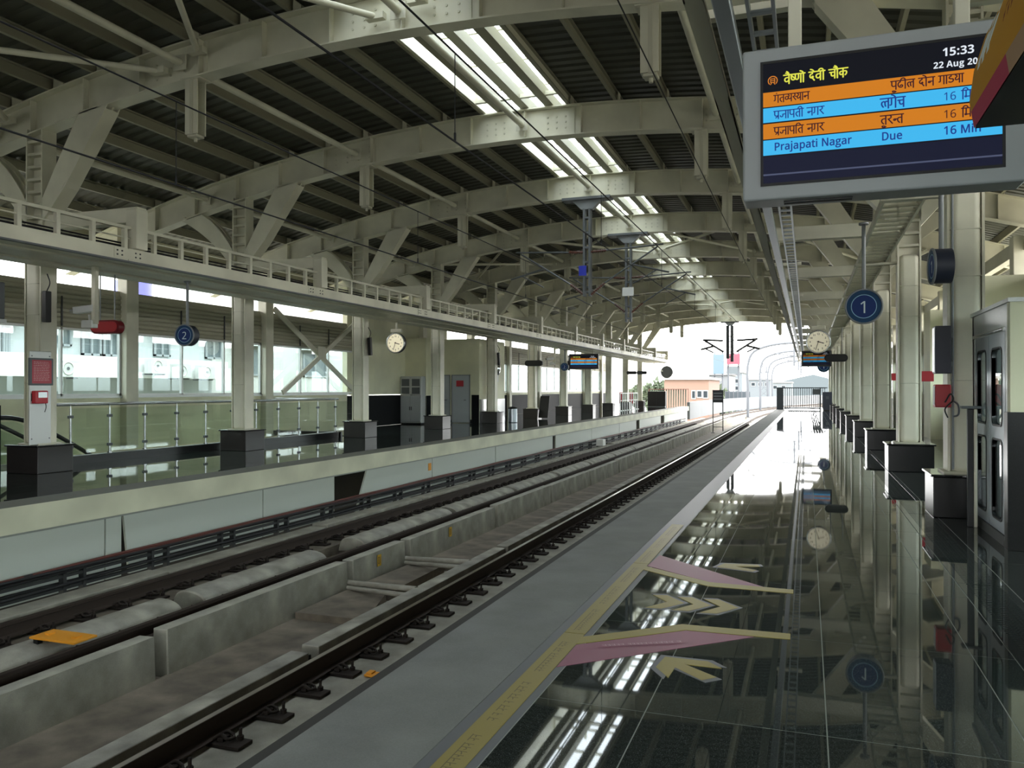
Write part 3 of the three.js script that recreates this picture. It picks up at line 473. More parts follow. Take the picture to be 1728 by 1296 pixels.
// ---------------------------------------------------------------- glass balustrade, escalator, cross brace (far platform)
{
  const X = -13.98, a = 12.0, b = 22.5;
  const o = thing('balustrade', 'glass balustrade with steel posts on a black kerb around the far platform escalator', 'railing', [X, 0, 0]);
  mesh('kerb', [bx(-.12, .1, 0, .16, a, b), bx(-2.5, .1, 0, .16, b - .12, b + .1)], M.graniteFoot, o);
  mesh('handrail', [rod([0, 1.2, a - .3], [0, 1.2, b], .03, 10), rod([0, 1.2, b], [-2.4, 1.2, b], .03, 10)], M.steel, o);
  const post = share([rod([0, .16, 0], [0, 1.12, 0], .022, 8), rod([0, 1.12, 0], [0, 1.19, 0], .01, 6), cyl(.05, .03, 0, .175, 0)]), cl = share(rbx(-.03, .03, -.03, .03, -.055, .055, .008));
  let i = 0; for (let z = a + .5; z < b; z += .985, i++) { const p = mesh('post', post, M.steel, o); p.position.z = -z; for (const y of [.34, .95]) { const c = mesh('clamp', cl, M.midGrey, p); c.position.y = y; } const g = mesh('glass_panel', bx(-.006, .006, .2, 1.12, z + .04, z + .945), M.glassGreen, o); }
  const e = thing('escalator', 'escalator with black handrails going down behind the glass balustrade', 'escalator', [-15.3, 0, 11.3]);
  for (const s of [-1, 1]) {
    mesh('handrail', tube([[s * .55, .95, -.2], [s * .55, .93, .6], [s * .55, .62, 1.4], [s * .55, -1.4, 4.9]], .045, 8, 40), M.black, e);
    mesh('skirt_panel', prismX([[.2, .88], [-.6, .86], [-1.4, .55], [-4.9, -1.47], [-4.9, -2.3], [-1.4, -.3], [-.6, -.05], [.2, -.05]], s * .55 - .015, s * .55 + .015), M.glassGreen, e);
    mesh('deck', prismX([[.2, .05], [-.6, .03], [-1.4, -.25], [-4.9, -2.25], [-4.9, -2.6], [-1.4, -.6], [.2, -.3]], s * .55 - .08, s * .55 + .08), M.steel, e);
  }
  for (let k = 0; k < 12; k++) mesh('step', bx(-.47, .47, -.25 - k * .2, -.06 - k * .2, .9 + k * .36, 1.28 + k * .36), M.galv, e);
  const c = thing('cross_brace', 'large X shaped steel brace in front of the far platform windows', 'brace', [-16.2, 0, 0]);
  mesh('diagonal', bar([0, 4.1, 22.25], [0, 1.4, 27.3], .06, .17), M.cream, c); mesh('diagonal', bar([.07, 1.4, 22.6], [.07, 4.2, 27.5], .06, .17), M.cream, c); mesh('gusset', rbx(.1, .12, 2.55, 3.0, 24.6, 25.1, .005), M.cream, c);
}
// ---------------------------------------------------------------- doors, cabinet and fittings at the rooms
{
  for (const [x0, x1, n] of [[-15.46, -14.98, 0], [-14.82, -14.02, 1]]) {
    const d = struct('door', [0, 0, 33.3]);
    mesh('door_frame', [bx(x0 - .04, x0, 0, 2.14, -.05, 0), bx(x1, x1 + .04, 0, 2.14, -.05, 0), bx(x0 - .04, x1 + .04, 2.1, 2.14, -.05, 0)], M.grey, d);
    const leaf = mesh('door_leaf', bx(x0, x1, .02, 2.1, -.035, 0), std('#aab0b4', .45), d);
    mesh('handle', [rod([n ? x1 - .15 : x1 - .08, 1.02, -.035], [n ? x1 - .15 : x1 - .08, 1.02, -.09], .012), rod([n ? x1 - .15 : x1 - .08, 1.02, -.09], [x1 - .22, 1.02, -.09], .012)], M.darkGrey, leaf);
    if (n) tag(mesh('door_notice', bx(-14.62, -14.28, 1.62, 1.88, 33.245, 33.26), M.red), 'red notice fixed on the grey door', 'notice');
  }
  const c = thing('cabinet', 'pale grey double door cabinet with glazed top beside the cream room', 'cabinet', [-15.98, 0, 31.7]);
  mesh('carcass', rbx(-.5, .5, .05, 2.05, -.2, .22, .01), M.alu, c);
  for (const s of [-1, 1]) { const d = mesh('door', rbx(s * .245 - .235, s * .245 + .235, .1, 1.2, -.225, -.2, .006), std('#b6bbbd', .4), c); mesh('handle', bx(s * .04 - .012, s * .04 + .012, .6, .75, -.25, -.225), M.darkGrey, d); mesh('glazed_door', [bx(s * .245 - .235, s * .245 + .235, 1.24, 1.3, -.225, -.2), bx(s * .245 - .235, s * .245 + .235, 1.94, 2.0, -.225, -.2), bx(s * .245 - .235, s * .245 - .19, 1.24, 2, -.225, -.2), bx(s * .245 + .19, s * .245 + .235, 1.24, 2, -.225, -.2), bx(s * .245 - .2, s * .245 + .2, 1.58, 1.63, -.225, -.2)], M.alu, c); mesh('pane', bx(s * .245 - .19, s * .245 + .19, 1.3, 1.94, -.215, -.205), M.midGrey, c); }
  mesh('plinth', bx(-.47, .47, 0, .05, -.18, .2), M.black, c);
  const m = thing('convex_mirror', 'round convex mirror on a white bracket on the far platform room wall', 'mirror', [-13.5, 2.45, 35.2]);
  mesh('bracket', rbx(-.04, .02, -.62, -.25, -.3, .3, .01), M.white, m); const dome = new THREE.SphereGeometry(.42, 32, 12, 0, 6.2832, 0, .75).rotateZ(-Math.PI / 2).translate(-.2, .0, 0); mesh('mirror_dome', dome, std('#cfd6da', .03, { metalness: 1, side: THREE.DoubleSide }), m); mesh('rim', new THREE.TorusGeometry(.29, .02, 8, 32).rotateY(Math.PI / 2).translate(.11, 0, 0), M.darkGrey, m);
  const f = thing('fire_extinguisher', 'red fire extinguisher hung on the far platform room wall', 'extinguisher', [-13.42, 1.25, 34.75]);
  mesh('cylinder', new THREE.LatheGeometry([[0, 0], [.075, .01], [.08, .05], [.08, .42], [.05, .5], [.025, .53], [.025, .56], [0, .56]].map(p => new THREE.Vector2(...p)), 20), M.red, f); mesh('valve', [cyl(.03, .06, 0, .58, 0), bx(-.02, .1, .6, .63, -.015, .015), bx(-.02, .09, .65, .67, -.015, .015)], M.black, f); mesh('hose', tube([[.03, .58, -.02], [.12, .5, -.06], [.13, .3, -.07], [.1, .12, -.06]], .014, 6), M.black, f); mesh('wall_hook', bx(-.11, -.07, .3, .45, -.03, .03), M.grey, f);
  const b = thing('dustbin', 'grey cylindrical dustbin with black lid beside the fifth far column', 'bin', [-12.45, 0, 34.6]);
  mesh('body', new THREE.LatheGeometry([[0, 0], [.19, 0], [.2, .03], [.2, .62], [.19, .64], [0, .64]].map(p => new THREE.Vector2(...p)), 24), M.galv, b); mesh('lid', new THREE.LatheGeometry([[0, .72], [.12, .71], [.22, .66], [.22, .62], [0, .62]].map(p => new THREE.Vector2(...p)), 24), M.black, b);
}
// ---------------------------------------------------------------- fittings on the nearest far column
{
  const face = -12.98;
  let o = thing('notice_board', 'red notice board with fine white print on the nearest far column', 'notice', [face, 0, 10.95]);
  mesh('frame', rbx(.0, .05, 1.58, 2.07, -.24, .24, .01), M.midGrey, o);
  const nt = canvasTex(256, 256, (x, w, h) => { x.fillStyle = '#b23a49'; x.fillRect(0, 0, w, h); x.fillStyle = '#e6c9c9'; for (let i = 0; i < 12; i++) for (let c = 22; c < 220;) { const l = 8 + rnd() * 26; x.fillRect(c, 22 + i * 18, Math.min(l, 226 - c), 4); c += l + 7; } });
  mesh('print', plane(.4, .42).rotateY(Math.PI / 2).translate(.052, 1.825, 0), std('#fff', .4, { map: nt }), o, true);
  o = thing('call_box', 'red emergency call box below the notice on the nearest far column', 'call box', [face, 0, 10.9]);
  mesh('case', rb(.12, .23, .26, .02, .06, 1.37, 0), M.red, o); mesh('window', bx(.119, .124, 1.36, 1.46, -.08, .1), M.steel, o); mesh('key_cord', tube([[.1, 1.27, .08], [.13, 1.2, .07], [.11, 1.1, .06]], .008, 5), M.black, o); mesh('hinge', bx(-.0, .03, 1.3, 1.44, -.145, -.13), M.darkGrey, o);
  o = thing('cable_enclosure', 'tall pale grey enclosure covering the foot of the nearest far column', 'enclosure', [face - .012, .515, 10.95]);
  mesh('case', rbx(0, .035, 0, 1.68, -.22, .22, .012), M.alu, o); mesh('screw', [.1, 1.58].map(y => [-.18, .18].map(z => bx(.035, .042, y, y + .02, z - .01, z + .01))), M.midGrey, o);
  o = thing('sign_case', 'large grey sign case beside the nearest far column at the left edge', 'sign', [-13.2, 0, 9.6]);
  mesh('case', rbx(-.16, .16, 2.72, 3.36, -.7, .72, .02), M.midGrey, o); mesh('hanger', [-.45, .45].map(z => bx(-.03, .03, 3.36, 3.72, z - .03, z + .03)), M.cream, o); mesh('base_trim', bx(-.17, .17, 2.66, 2.72, -.72, .74), M.alu, o);
  const sp = thing('column_speaker', 'slim black column loudspeaker on the nearest far column', 'loudspeaker', [-12.9, 3.0, 11.02]);
  mesh('cabinet', rbx(-.05, .05, -.28, .28, -.06, .06, .012), M.black, sp); mesh('bracket', [rod([-.06, .2, 0], [-.14, .24, 0], .012), rod([-.06, -.2, 0], [-.14, -.2, 0], .012)], M.darkGrey, sp); mesh('cable', tube([[0, .28, 0], [.05, .42, .02], [-.05, .6, .05]], .01, 5), M.black, sp);
  for (const [k, l] of [[2, 'slim loudspeaker on the third far column, near the balustrade end'], [4, 'slim loudspeaker on the fifth far column, above the extinguisher'], [6, 'slim loudspeaker on the seventh far column']]) { const q = copy(sp, [-12.92, 2.85, ZC(k) + .1], l); q.rotation.x = .12; }
}
// ---------------------------------------------------------------- signs, cameras, clocks
const CLOCK = canvasTex(512, 512, (x, w) => {
  x.fillStyle = '#f2efdf'; x.fillRect(0, 0, w, w); x.translate(256, 256); x.fillStyle = '#26241f'; x.strokeStyle = '#26241f';
  for (let i = 0; i < 60; i++) { const a = i * Math.PI / 30; x.lineWidth = i % 5 ? 3 : 8; x.beginPath(); x.moveTo(Math.sin(a) * 226, -Math.cos(a) * 226); x.lineTo(Math.sin(a) * (i % 5 ? 238 : 242), -Math.cos(a) * (i % 5 ? 238 : 242)); x.stroke(); }
  x.font = 'bold 58px sans-serif'; x.textAlign = 'center'; x.textBaseline = 'middle'; for (let i = 1; i <= 12; i++) x.fillText(String(i), Math.sin(i * Math.PI / 6) * 184, -Math.cos(i * Math.PI / 6) * 184);
});
function clock(label, pos, r, hang, lit) {
  const o = thing('station_clock', label, 'clock', pos);
  mesh('case', cyl(r, .14, 0, 0, 0, 48).rotateX(Math.PI / 2), M.darkGrey, o); mesh('bezel', new THREE.TorusGeometry(r - .01, .022, 10, 64).translate(0, 0, .075), M.steel, o);
  mesh('dial', disc(r - .02, 0, 0, -.0725), std('#fff', .4, { map: CLOCK, emissive: '#fff4d8', emissiveMap: CLOCK, emissiveIntensity: lit }), o, true);
  const L = new THREE.RectAreaLight('#fff0d0', .3 * lit, r * 1.6, r * 1.6); L.position.set(0, 0, .12); L.rotation.y = Math.PI; o.add(L);
  const hand = (a, l, w) => new THREE.BoxGeometry(w, l, .006).translate(0, l / 2 - r * .1, .08).rotateZ(-a);
  mesh('hour_hand', hand((3 + 33 / 60) * Math.PI / 6, r * .58, r * .075), M.black, o); mesh('minute_hand', hand(33 * Math.PI / 30, r * .85, r * .05).translate(0, 0, .008), M.black, o); mesh('hub', cyl(r * .06, .03, 0, 0, 0).rotateX(Math.PI / 2).translate(0, 0, .085), M.black, o);
  mesh('hanger', [bx(-.035, .035, r - .01, hang, -.03, .03), rbx(-.2, .2, r + .02, r + .14, -.06, .06, .02)], M.cream, o);
  return o;
}
clock('round white station clock hanging over the far platform', [...(() => { const [X, Y] = zy(669, 579, 24.2); return [X, Y]; })(), 24.2], .33, .68, .14);
clock('round white station clock hanging over the near platform', [...(() => { const [X, Y] = zy(1381, 577, 26); return [X, Y]; })(), 26], .34, .62, .06);
function numberSign(name, label, pos, r, n, ry, pole) {
  const o = thing(name, label, 'platform sign', pos);
  mesh('drum', cyl(r, .2, 0, 0, 0, 48).rotateX(Math.PI / 2), M.navy, o);
  const t = canvasTex(256, 256, (x, w) => { x.fillStyle = '#0d3f66'; x.fillRect(0, 0, w, w); const g = x; g.fillStyle = '#0b3070'; g.beginPath(); g.arc(128, 128, 88, 0, 7); g.fill(); g.strokeStyle = '#a8d3ea'; g.lineWidth = 5; g.beginPath(); g.arc(128, 128, 90, 0, 7); g.stroke(); g.fillStyle = '#d9e8ee'; g.font = '130px sans-serif'; g.textAlign = 'center'; g.textBaseline = 'middle'; g.fillText(n, 128, 134); });
  const fm = std('#fff', .7, { map: t }); mesh('face', disc(r * .97, 0, 0, -.1015), fm, o, true); mesh('back_face', disc(r * .97, 0, 0, -.1015).rotateY(Math.PI), fm, o, true);
  mesh('rim', new THREE.TorusGeometry(r, .014, 8, 48).translate(0, 0, .1), M.grey, o);
  mesh('pole', [cyl(.028, pole, 0, r + pole / 2 - .01, 0), cyl(.07, .03, 0, r + pole - .02, 0)], M.grey, o); o.rotation.y = ry; return o;
}
{
  const p1 = zy(1458, 518, 13.4); numberSign('platform_sign', 'blue round sign with white number 1 hanging over the near platform', [p1[0], p1[1], 13.4], .255, '1', -.05, 1.02);
  const p2 = zy(1589, 449, 10.6); numberSign('platform_sign', 'dark round drum sign seen edge on beside the nearest near column', [p2[0], p2[1], 10.6], .2, '1', -1.5, .72);
  const p3 = zy(316, 566, 13.3); numberSign('platform_sign', 'blue round sign with white number 2 hanging over the far platform', [p3[0], p3[1], 13.3], .21, '2', .12, .89);
  const p4 = zy(953, 619, 44); numberSign('platform_sign', 'small dark round sign beside the far platform display', [p4[0], p4[1], 44], .22, '2', .1, .72);
  const p5 = zy(1390, 618, 50); numberSign('platform_sign', 'blue round sign partly hidden behind the near platform exit sign', [p5[0], p5[1], 50], .34, '1', 0, .8);
}
function pill(label, px, py, Z, w, h, mat, hang, ry = 0) {
  const [X, Y] = zy(px, py, Z), o = thing('exit_sign', label, 'sign', [X, Y, Z]), s = new THREE.Shape(), r = h / 2;
  s.moveTo(-w / 2 + r, -r); s.lineTo(w / 2 - r, -r); s.absarc(w / 2 - r, 0, r, -Math.PI / 2, Math.PI / 2); s.lineTo(-w / 2 + r, r); s.absarc(-w / 2 + r, 0, r, Math.PI / 2, Math.PI * 1.5);
  mesh('case', prism(s, -.09, .09, .015), mat, o); const f = s.clone(); mesh('face', prism(s, -.1, -.085).scale(.9, .75, 1), mat === M.redDark ? M.red : M.darkGrey, o);
  for (const x of [-w * .25, w * .25]) mesh('hanger', rod([x, r - .01, 0], [x, r + hang, 0], .012), M.grey, o); o.rotation.y = ry; return o;
}
pill('red capsule shaped exit sign hanging behind the security camera', 181, 552, 12.2, .66, .26, M.redDark, .9, .1);
pill('black capsule exit sign over the middle of the far platform', 901, 613, 38, .9, .28, M.black, .72);
pill('small grey capsule sign, left of the pair at the far platform end', 1066, 629, 60, .75, .26, M.darkGrey, .74);
pill('small grey capsule sign, right of the pair at the far platform end', 1083, 629, 63, .8, .26, M.darkGrey, .74);
pill('black capsule exit sign over the near platform below the clock', 1411, 604, 30, .75, .26, M.black, .9);
function camera1(label, px, py, Z, top) {
  const [X, Y] = zy(px, py, Z), o = thing('security_camera', label, 'camera', [X, Y, Z]);
  mesh('post', [rbx(-.045, .045, -.05, top, -.045, .045, .008), rbx(-.14, .14, top - .02, top, -.12, .12, .004)], M.cream, o);
  mesh('junction_box', rbx(-.26, .0, -.12, .02, -.07, .07, .012), M.alu, o); mesh('arm', rod([-.12, .0, 0], [-.14, .12, 0], .02), M.alu, o);
  mesh('housing', [bar([-.42, .2, -.05], [.02, .24, .02], .12, .12)], M.alu, o); mesh('lens', rod([-.42, .2, -.05], [-.5, .192, -.062], .05, 14), M.steel, o); return o;
}
camera1('white security camera on a pale post over the far platform, left', 160, 542, 11.3, 1.0);
camera1('small security camera on the far platform beside the dark round sign', 936, 612, 42, .8);
{ // far end round mirror sign and back side
  const [X, Y] = zy(1126, 628, 70.5), o = thing('round_sign', 'grey round sign hanging at the far platform end against the sky', 'sign', [X, Y, 70.36]);
  mesh('drum', cyl(.5, .22, 0, 0, 0, 40).rotateX(Math.PI / 2), M.midGrey, o); mesh('rim', new THREE.TorusGeometry(.5, .03, 8, 40).translate(0, 0, .11), M.grey, o); mesh('pole', [cyl(.03, .75, 0, .86, 0), rbx(-1.2, .3, 1.18, 1.26, -.05, .05, .01)], M.grey, o); mesh('lamp', cyl(.2, .1, -.5, .1, 0, 20).rotateZ(.0), M.white, o);
}
// ---------------------------------------------------------------- information displays
const SCREEN = canvasTex(1280, 720, (x, w, h) => {
  x.fillStyle = '#0b0d16'; x.fillRect(0, 0, w, h); x.fillStyle = '#14172c'; x.fillRect(0, 560, w, 160);
  const rows = [['#c9781c', 172, 88], ['#3fb2e8', 266, 88], ['#c9781c', 362, 92], ['#3fb2e8', 460, 92]]; for (const [c, y, hh] of rows) { x.fillStyle = c; x.fillRect(0, y, w, hh); }
  x.strokeStyle = '#d07a28'; x.lineWidth = 6; x.beginPath(); x.arc(56, 104, 26, 2.3, 7.1); x.stroke(); x.lineWidth = 5; x.strokeRect(44, 92, 24, 22); x.beginPath(); x.moveTo(44, 103); x.lineTo(68, 103); x.moveTo(42, 128); x.lineTo(50, 116); x.moveTo(70, 128); x.lineTo(62, 116); x.stroke();
  deva(x, 'va ai shaN o _ da e va ii _ cha au ka', 120, 80, 52, '#d9da4e', 1.5);
  txt(x, '15:33', 1062, 84, 66, '#dfe6ee', 'bold', 'center'); txt(x, '22 Aug 2023', 1075, 148, 50, '#dfe6ee', 'bold', 'center');
  const D = '#3a1620', B = '#1c3a86';
  deva(x, 'ga m ta vya sthaa na', 62, 194, 44, D, 1.2); deva(x, 'pa u dha ii la _ da o na _ ga aa dda yaa', 712, 192, 47, D, 1.25);
  deva(x, 'pra ja aa pa ta ii _ na ga ra', 62, 290, 46, B, 1.2); deva(x, 'la ga e cha', 656, 286, 56, B, 1.25); txt(x, '16', 984, 334, 62, B); deva(x, 'i ma i na ta', 1078, 288, 48, B, 1.2);
  deva(x, 'pra ja aa pa i ta _ na ga ra', 62, 388, 46, D, 1.2); deva(x, 'ta u ra nta', 656, 384, 50, D, 1.25); txt(x, '16', 984, 434, 62, D); deva(x, 'i ma i na ta', 1078, 388, 48, D, 1.2);
  x.lineWidth = 2.2; x.strokeStyle = B; for (const [q, X] of [['Prajapati Nagar', 62], ['Due', 660], ['16 Min', 984]]) { txt(x, q, X, 526, 63, B); x.strokeText(q, X, 526); }
  x.fillStyle = '#4a5068'; x.fillRect(0, 664, w, 10);
});
const screenMat = i => new THREE.MeshPhysicalMaterial({ color: '#040404', roughness: .5, specularIntensity: .35, emissive: '#ffffff', emissiveMap: SCREEN, emissiveIntensity: i });
function display(label, pos, W, H, m, mat, hang, emis, ry = 0, mx = m) {
  const o = thing('information_display', label, 'display', pos), D = .18, tw = W - 2 * mx, th = H - 2 * m;
  mesh('housing', [rbx(-W / 2, W / 2, -H / 2, H / 2, 0, D, .012)], mat, o);
  mesh('bezel', [bx(-tw / 2 - .012, tw / 2 + .012, th / 2, th / 2 + .012, -.006, .002), bx(-tw / 2 - .012, tw / 2 + .012, -th / 2 - .012, -th / 2, -.006, .002), bx(-tw / 2 - .012, -tw / 2, -th / 2, th / 2, -.006, .002), bx(tw / 2, tw / 2 + .012, -th / 2, th / 2, -.006, .002)], M.black, o);
  mesh('screen', plane(tw, th, 0, 0, -.004), screenMat(emis), o, true);
  for (const x of [-W * .3, W * .3]) mesh('hanger', rbx(x - .03, x + .03, H / 2 - .01, H / 2 + hang, D / 2 - .03, D / 2 + .03, .005), M.cream, o);
  const L = new THREE.RectAreaLight('#8fbfe0', .25 * emis, tw, th); L.position.set(0, 0, .03); L.rotation.y = Math.PI; o.add(L);
  o.rotation.y = ry; return o;
}
{
  const Z = 4.0, x0 = zy(1254, 200, Z)[0], yb = zy(1255, 340, Z)[1], yt = zy(1253, 86, Z)[1], W = 1.165, H = yt - yb;
  const d = display('large grey information display showing train times in orange and blue rows', [x0 + W / 2, (yt + yb) / 2, Z], W, H, .076, std('#a2a7a9', .45), .5, .25, 0, .093);
  mesh('lock', cyl(.012, .006, -W / 2 + .035, -.12, 0, 12).rotateX(Math.PI / 2).translate(0, 0, 0), M.darkGrey, d).position.set(0, 0, .008);
  mesh('vent', [bx(-.4, -.1, -H / 2 - .004, -H / 2 + .002, .05, .07), bx(-.4, -.1, -H / 2 - .004, -H / 2 + .002, .1, .12)], M.black, d);
  const a = zy(985, 610, 44); display('lit information display hanging over the far platform', [a[0], a[1], 44], 1.65, .85, .09, M.darkGrey, .2, .2, .12);
  const b = zy(1378, 605, 34); display('small lit display behind the near platform clock', [b[0], b[1], 34], 1.1, .62, .06, M.darkGrey, .9, .1);
}
{ // yellow hanging sign with bulged face at top right
  const Z1b = 2.75, [X, Y] = zy(1647, 216, Z1b), o = thing('hanging_sign', 'yellow and red hanging sign with a curved face in the upper right corner', 'sign', [X, Y, Z1b]);
  const L = 1.5, prof = [[0, 0], [-.012, .08], [.0, .17], [.03, .27], [.075, .36], [.13, .43], [.2, .43], [.13, 0]];
  mesh('case', prism(prof, -L, 0), M.screenDark, o);
  const t = canvasTex(1024, 256, (x, w, h) => {
    x.fillStyle = '#c28a1c'; x.fillRect(0, 0, w, h); x.fillStyle = '#b03a52'; x.fillRect(0, h - 30, w, 30); x.fillStyle = '#ab8a6a'; x.fillRect(w * .5, h - 30, w * .2, 30);
    x.strokeStyle = '#7d3e12'; x.lineWidth = 5; for (let r = 0; r < 3; r++) for (let c = 40; c < 760; c += 24 + rnd() * 14) { x.beginPath(); x.moveTo(c, 34 + r * 52); x.lineTo(c, 62 + r * 52); x.moveTo(c - 10, 34 + r * 52); x.lineTo(c + 12, 34 + r * 52); x.moveTo(c - 9, 50 + r * 52); x.quadraticCurveTo(c - 4, 62 + r * 52, c, 50 + r * 52); x.stroke(); }
    x.fillStyle = '#dfe6e2'; for (const [px, py, s] of [[880, 90, 1], [925, 100, .9], [965, 90, 1]]) { x.beginPath(); x.arc(px, py, 15 * s, 0, 7); x.fill(); x.fillRect(px - 13 * s, py + 18 * s, 26 * s, 60 * s); x.fillRect(px - 20 * s, py + 22 * s, 8 * s, 44 * s); x.fillRect(px + 12 * s, py + 22 * s, 8 * s, 44 * s); }
  });
  const n = prof.slice(0, 6), pos = [], uv = [], idx = []; n.forEach(([px, py], i) => { pos.push(px - .003, py, 0, px - .003, py, L); uv.push(1, py / .43, 0, py / .43); if (i) idx.push(2 * i - 2, 2 * i - 1, 2 * i, 2 * i, 2 * i - 1, 2 * i + 1); });
  const g = new THREE.BufferGeometry(); g.setAttribute('position', new THREE.Float32BufferAttribute(pos, 3)); g.setAttribute('uv', new THREE.Float32BufferAttribute(uv, 2)); g.setIndex(idx); g.computeVertexNormals();
  mesh('printed_face', g, std('#fff', .95, { map: t, side: THREE.DoubleSide }), o, true);
  mesh('hanger', [bx(.14, .17, .42, 1.55, -.3, -.26), bx(.14, .17, .42, 1.55, -1.2, -1.16)], M.grey, o);
}
// ---------------------------------------------------------------- fittings beside the near columns
{
  let o = thing('light_box', 'tall sign box with a white lit side on the nearest near column', 'sign', [1.42, 1.7, 10.85]);
  mesh('case', rbx(0, .17, 0, .56, -.1, .12, .008), M.navy, o); mesh('diffuser', bx(-.006, .001, .02, .54, -.09, .11), std('#e6ebee', .35), o); mesh('bracket', [bx(.17, .2, .08, .14, -.03, .03), bx(.17, .2, .42, .48, -.03, .03)], M.grey, o);
  o = thing('call_box', 'red call box with hanging cord on the nearest near column', 'call box', [1.42, 1.3, 10.85]);
  mesh('case', rb(.17, .27, .18, .015, .085, .135, 0), M.red, o); mesh('side_plate', bx(-.004, .002, .03, .25, -.07, .07), M.white, o); mesh('cord', tube([[.1, .06, -.1], [.16, .16, -.11], [.19, .1, -.1], [.1, -.02, -.1], [.13, -.12, -.1]], .009, 5, 30), M.black, o);
  o = thing('conduit_pipe', 'thin grey conduit pipe with a dangling hook on the nearest near column', 'pipe', [1.63, .53, 10.93]);
  mesh('pipe', rod([0, .03, 0], [0, 3.4, 0], .014), M.grey, o); mesh('hook', tube([[0, .85, -.02], [.05, .8, -.03], [.05, .68, -.03], [.0, .66, -.03]], .012, 6), M.midGrey, o);
  for (const [px, py, Z, l] of [[1562, 635, 19.55, 'small red notice on the room wall beside the second near column'], [1510, 636, 27.45, 'small red notice on the room wall beside the third near column']]) { const [X, Y] = zy(px, py, Z); tag(mesh('wall_notice', rbx(X - .16, X + .16, Y - .11, Y + .11, Z, Z + .03, .004), M.red), l, 'notice'); }
  o = thing('guard_post', 'slim dark and cream guard post standing in front of the glazed cabin', 'post', [1.72, 0, 10.2]);
  mesh('upright', [rbx(-.06, .0, 0, 1.3, -.03, .03, .008)], M.darkGrey, o); mesh('cover', rbx(.0, .035, 0, 1.3, -.04, .04, .008), M.cream, o); mesh('top', rbx(-.12, .08, 1.3, 1.33, -.06, .06, .006), M.midGrey, o);
}
{ // glazed steel cabin at the right edge
  const o = thing('lift_cabin', 'glazed steel cabin with cream wall and black granite foot at the right edge', 'cabin', [1.8, 0, 8.84]);
  mesh('front_wall', bx(0, 1.6, 1.3, 2.34, 0, .12), M.wall, o); mesh('granite_foot', rbx(-.03, 1.6, 0, 1.3, -.03, .12, .004), M.graniteFoot, o);
  mesh('side_panel', [bx(0, .08, 2.12, 2.34, .12, 1.85), bx(0, .08, 0, 2.12, .12, .2), bx(0, .08, 0, 2.12, 1.72, 1.85), bx(0, 1.6, 0, 2.34, 1.78, 1.85)], M.alu, o); mesh('roof_panel', bx(-.02, 1.6, 2.34, 2.38, -.02, 1.87), M.alu, o); mesh('base_sill', bx(-.02, .06, 0, .1, .12, 1.85), M.black, o);
  mesh('door_header', rod([-.01, 2.1, .2], [-.01, 2.1, 1.72], .02), M.steel, o);
  const round = (z0, z1, y0, y1, r) => { const s = new THREE.Shape(); s.moveTo(z0 + r, y0); s.lineTo(z1 - r, y0); s.quadraticCurveTo(z1, y0, z1, y0 + r); s.lineTo(z1, y1 - r); s.quadraticCurveTo(z1, y1, z1 - r, y1); s.lineTo(z0 + r, y1); s.quadraticCurveTo(z0, y1, z0, y1 - r); s.lineTo(z0, y0 + r); s.quadraticCurveTo(z0, y0, z0 + r, y0); return s; };
  for (const [a, b] of [[.22, .95], [.97, 1.7]]) {
    const leaf = shp([[a, .1], [b, .1], [b, 2.08], [a, 2.08]]); const ws = [[.22, 1.0], [1.16, 1.92]]; const gk = [];
    for (const [y0, y1] of ws) { leaf.holes.push(round(a + .14, b - .14, y0, y1, .08)); const q = round(a + .12, b - .12, y0 - .02, y1 + .02, .09); q.holes.push(round(a + .14, b - .14, y0, y1, .08)); gk.push(new THREE.ExtrudeGeometry(q, { depth: .05, bevelEnabled: false }).rotateY(Math.PI / 2).translate(-.005, 0, 0)); }
    const d = mesh('door_leaf', new THREE.ExtrudeGeometry(leaf, { depth: .04, bevelEnabled: false }).rotateY(Math.PI / 2), M.galv, o);
    mesh('gasket', gk[0], M.black, d); mesh('gasket', gk[1], M.black, d); for (const [y0, y1] of ws) mesh('pane', bx(.015, .022, y0 - .01, y1 + .01, a + .13, b - .13), M.glass, d);
  }
}
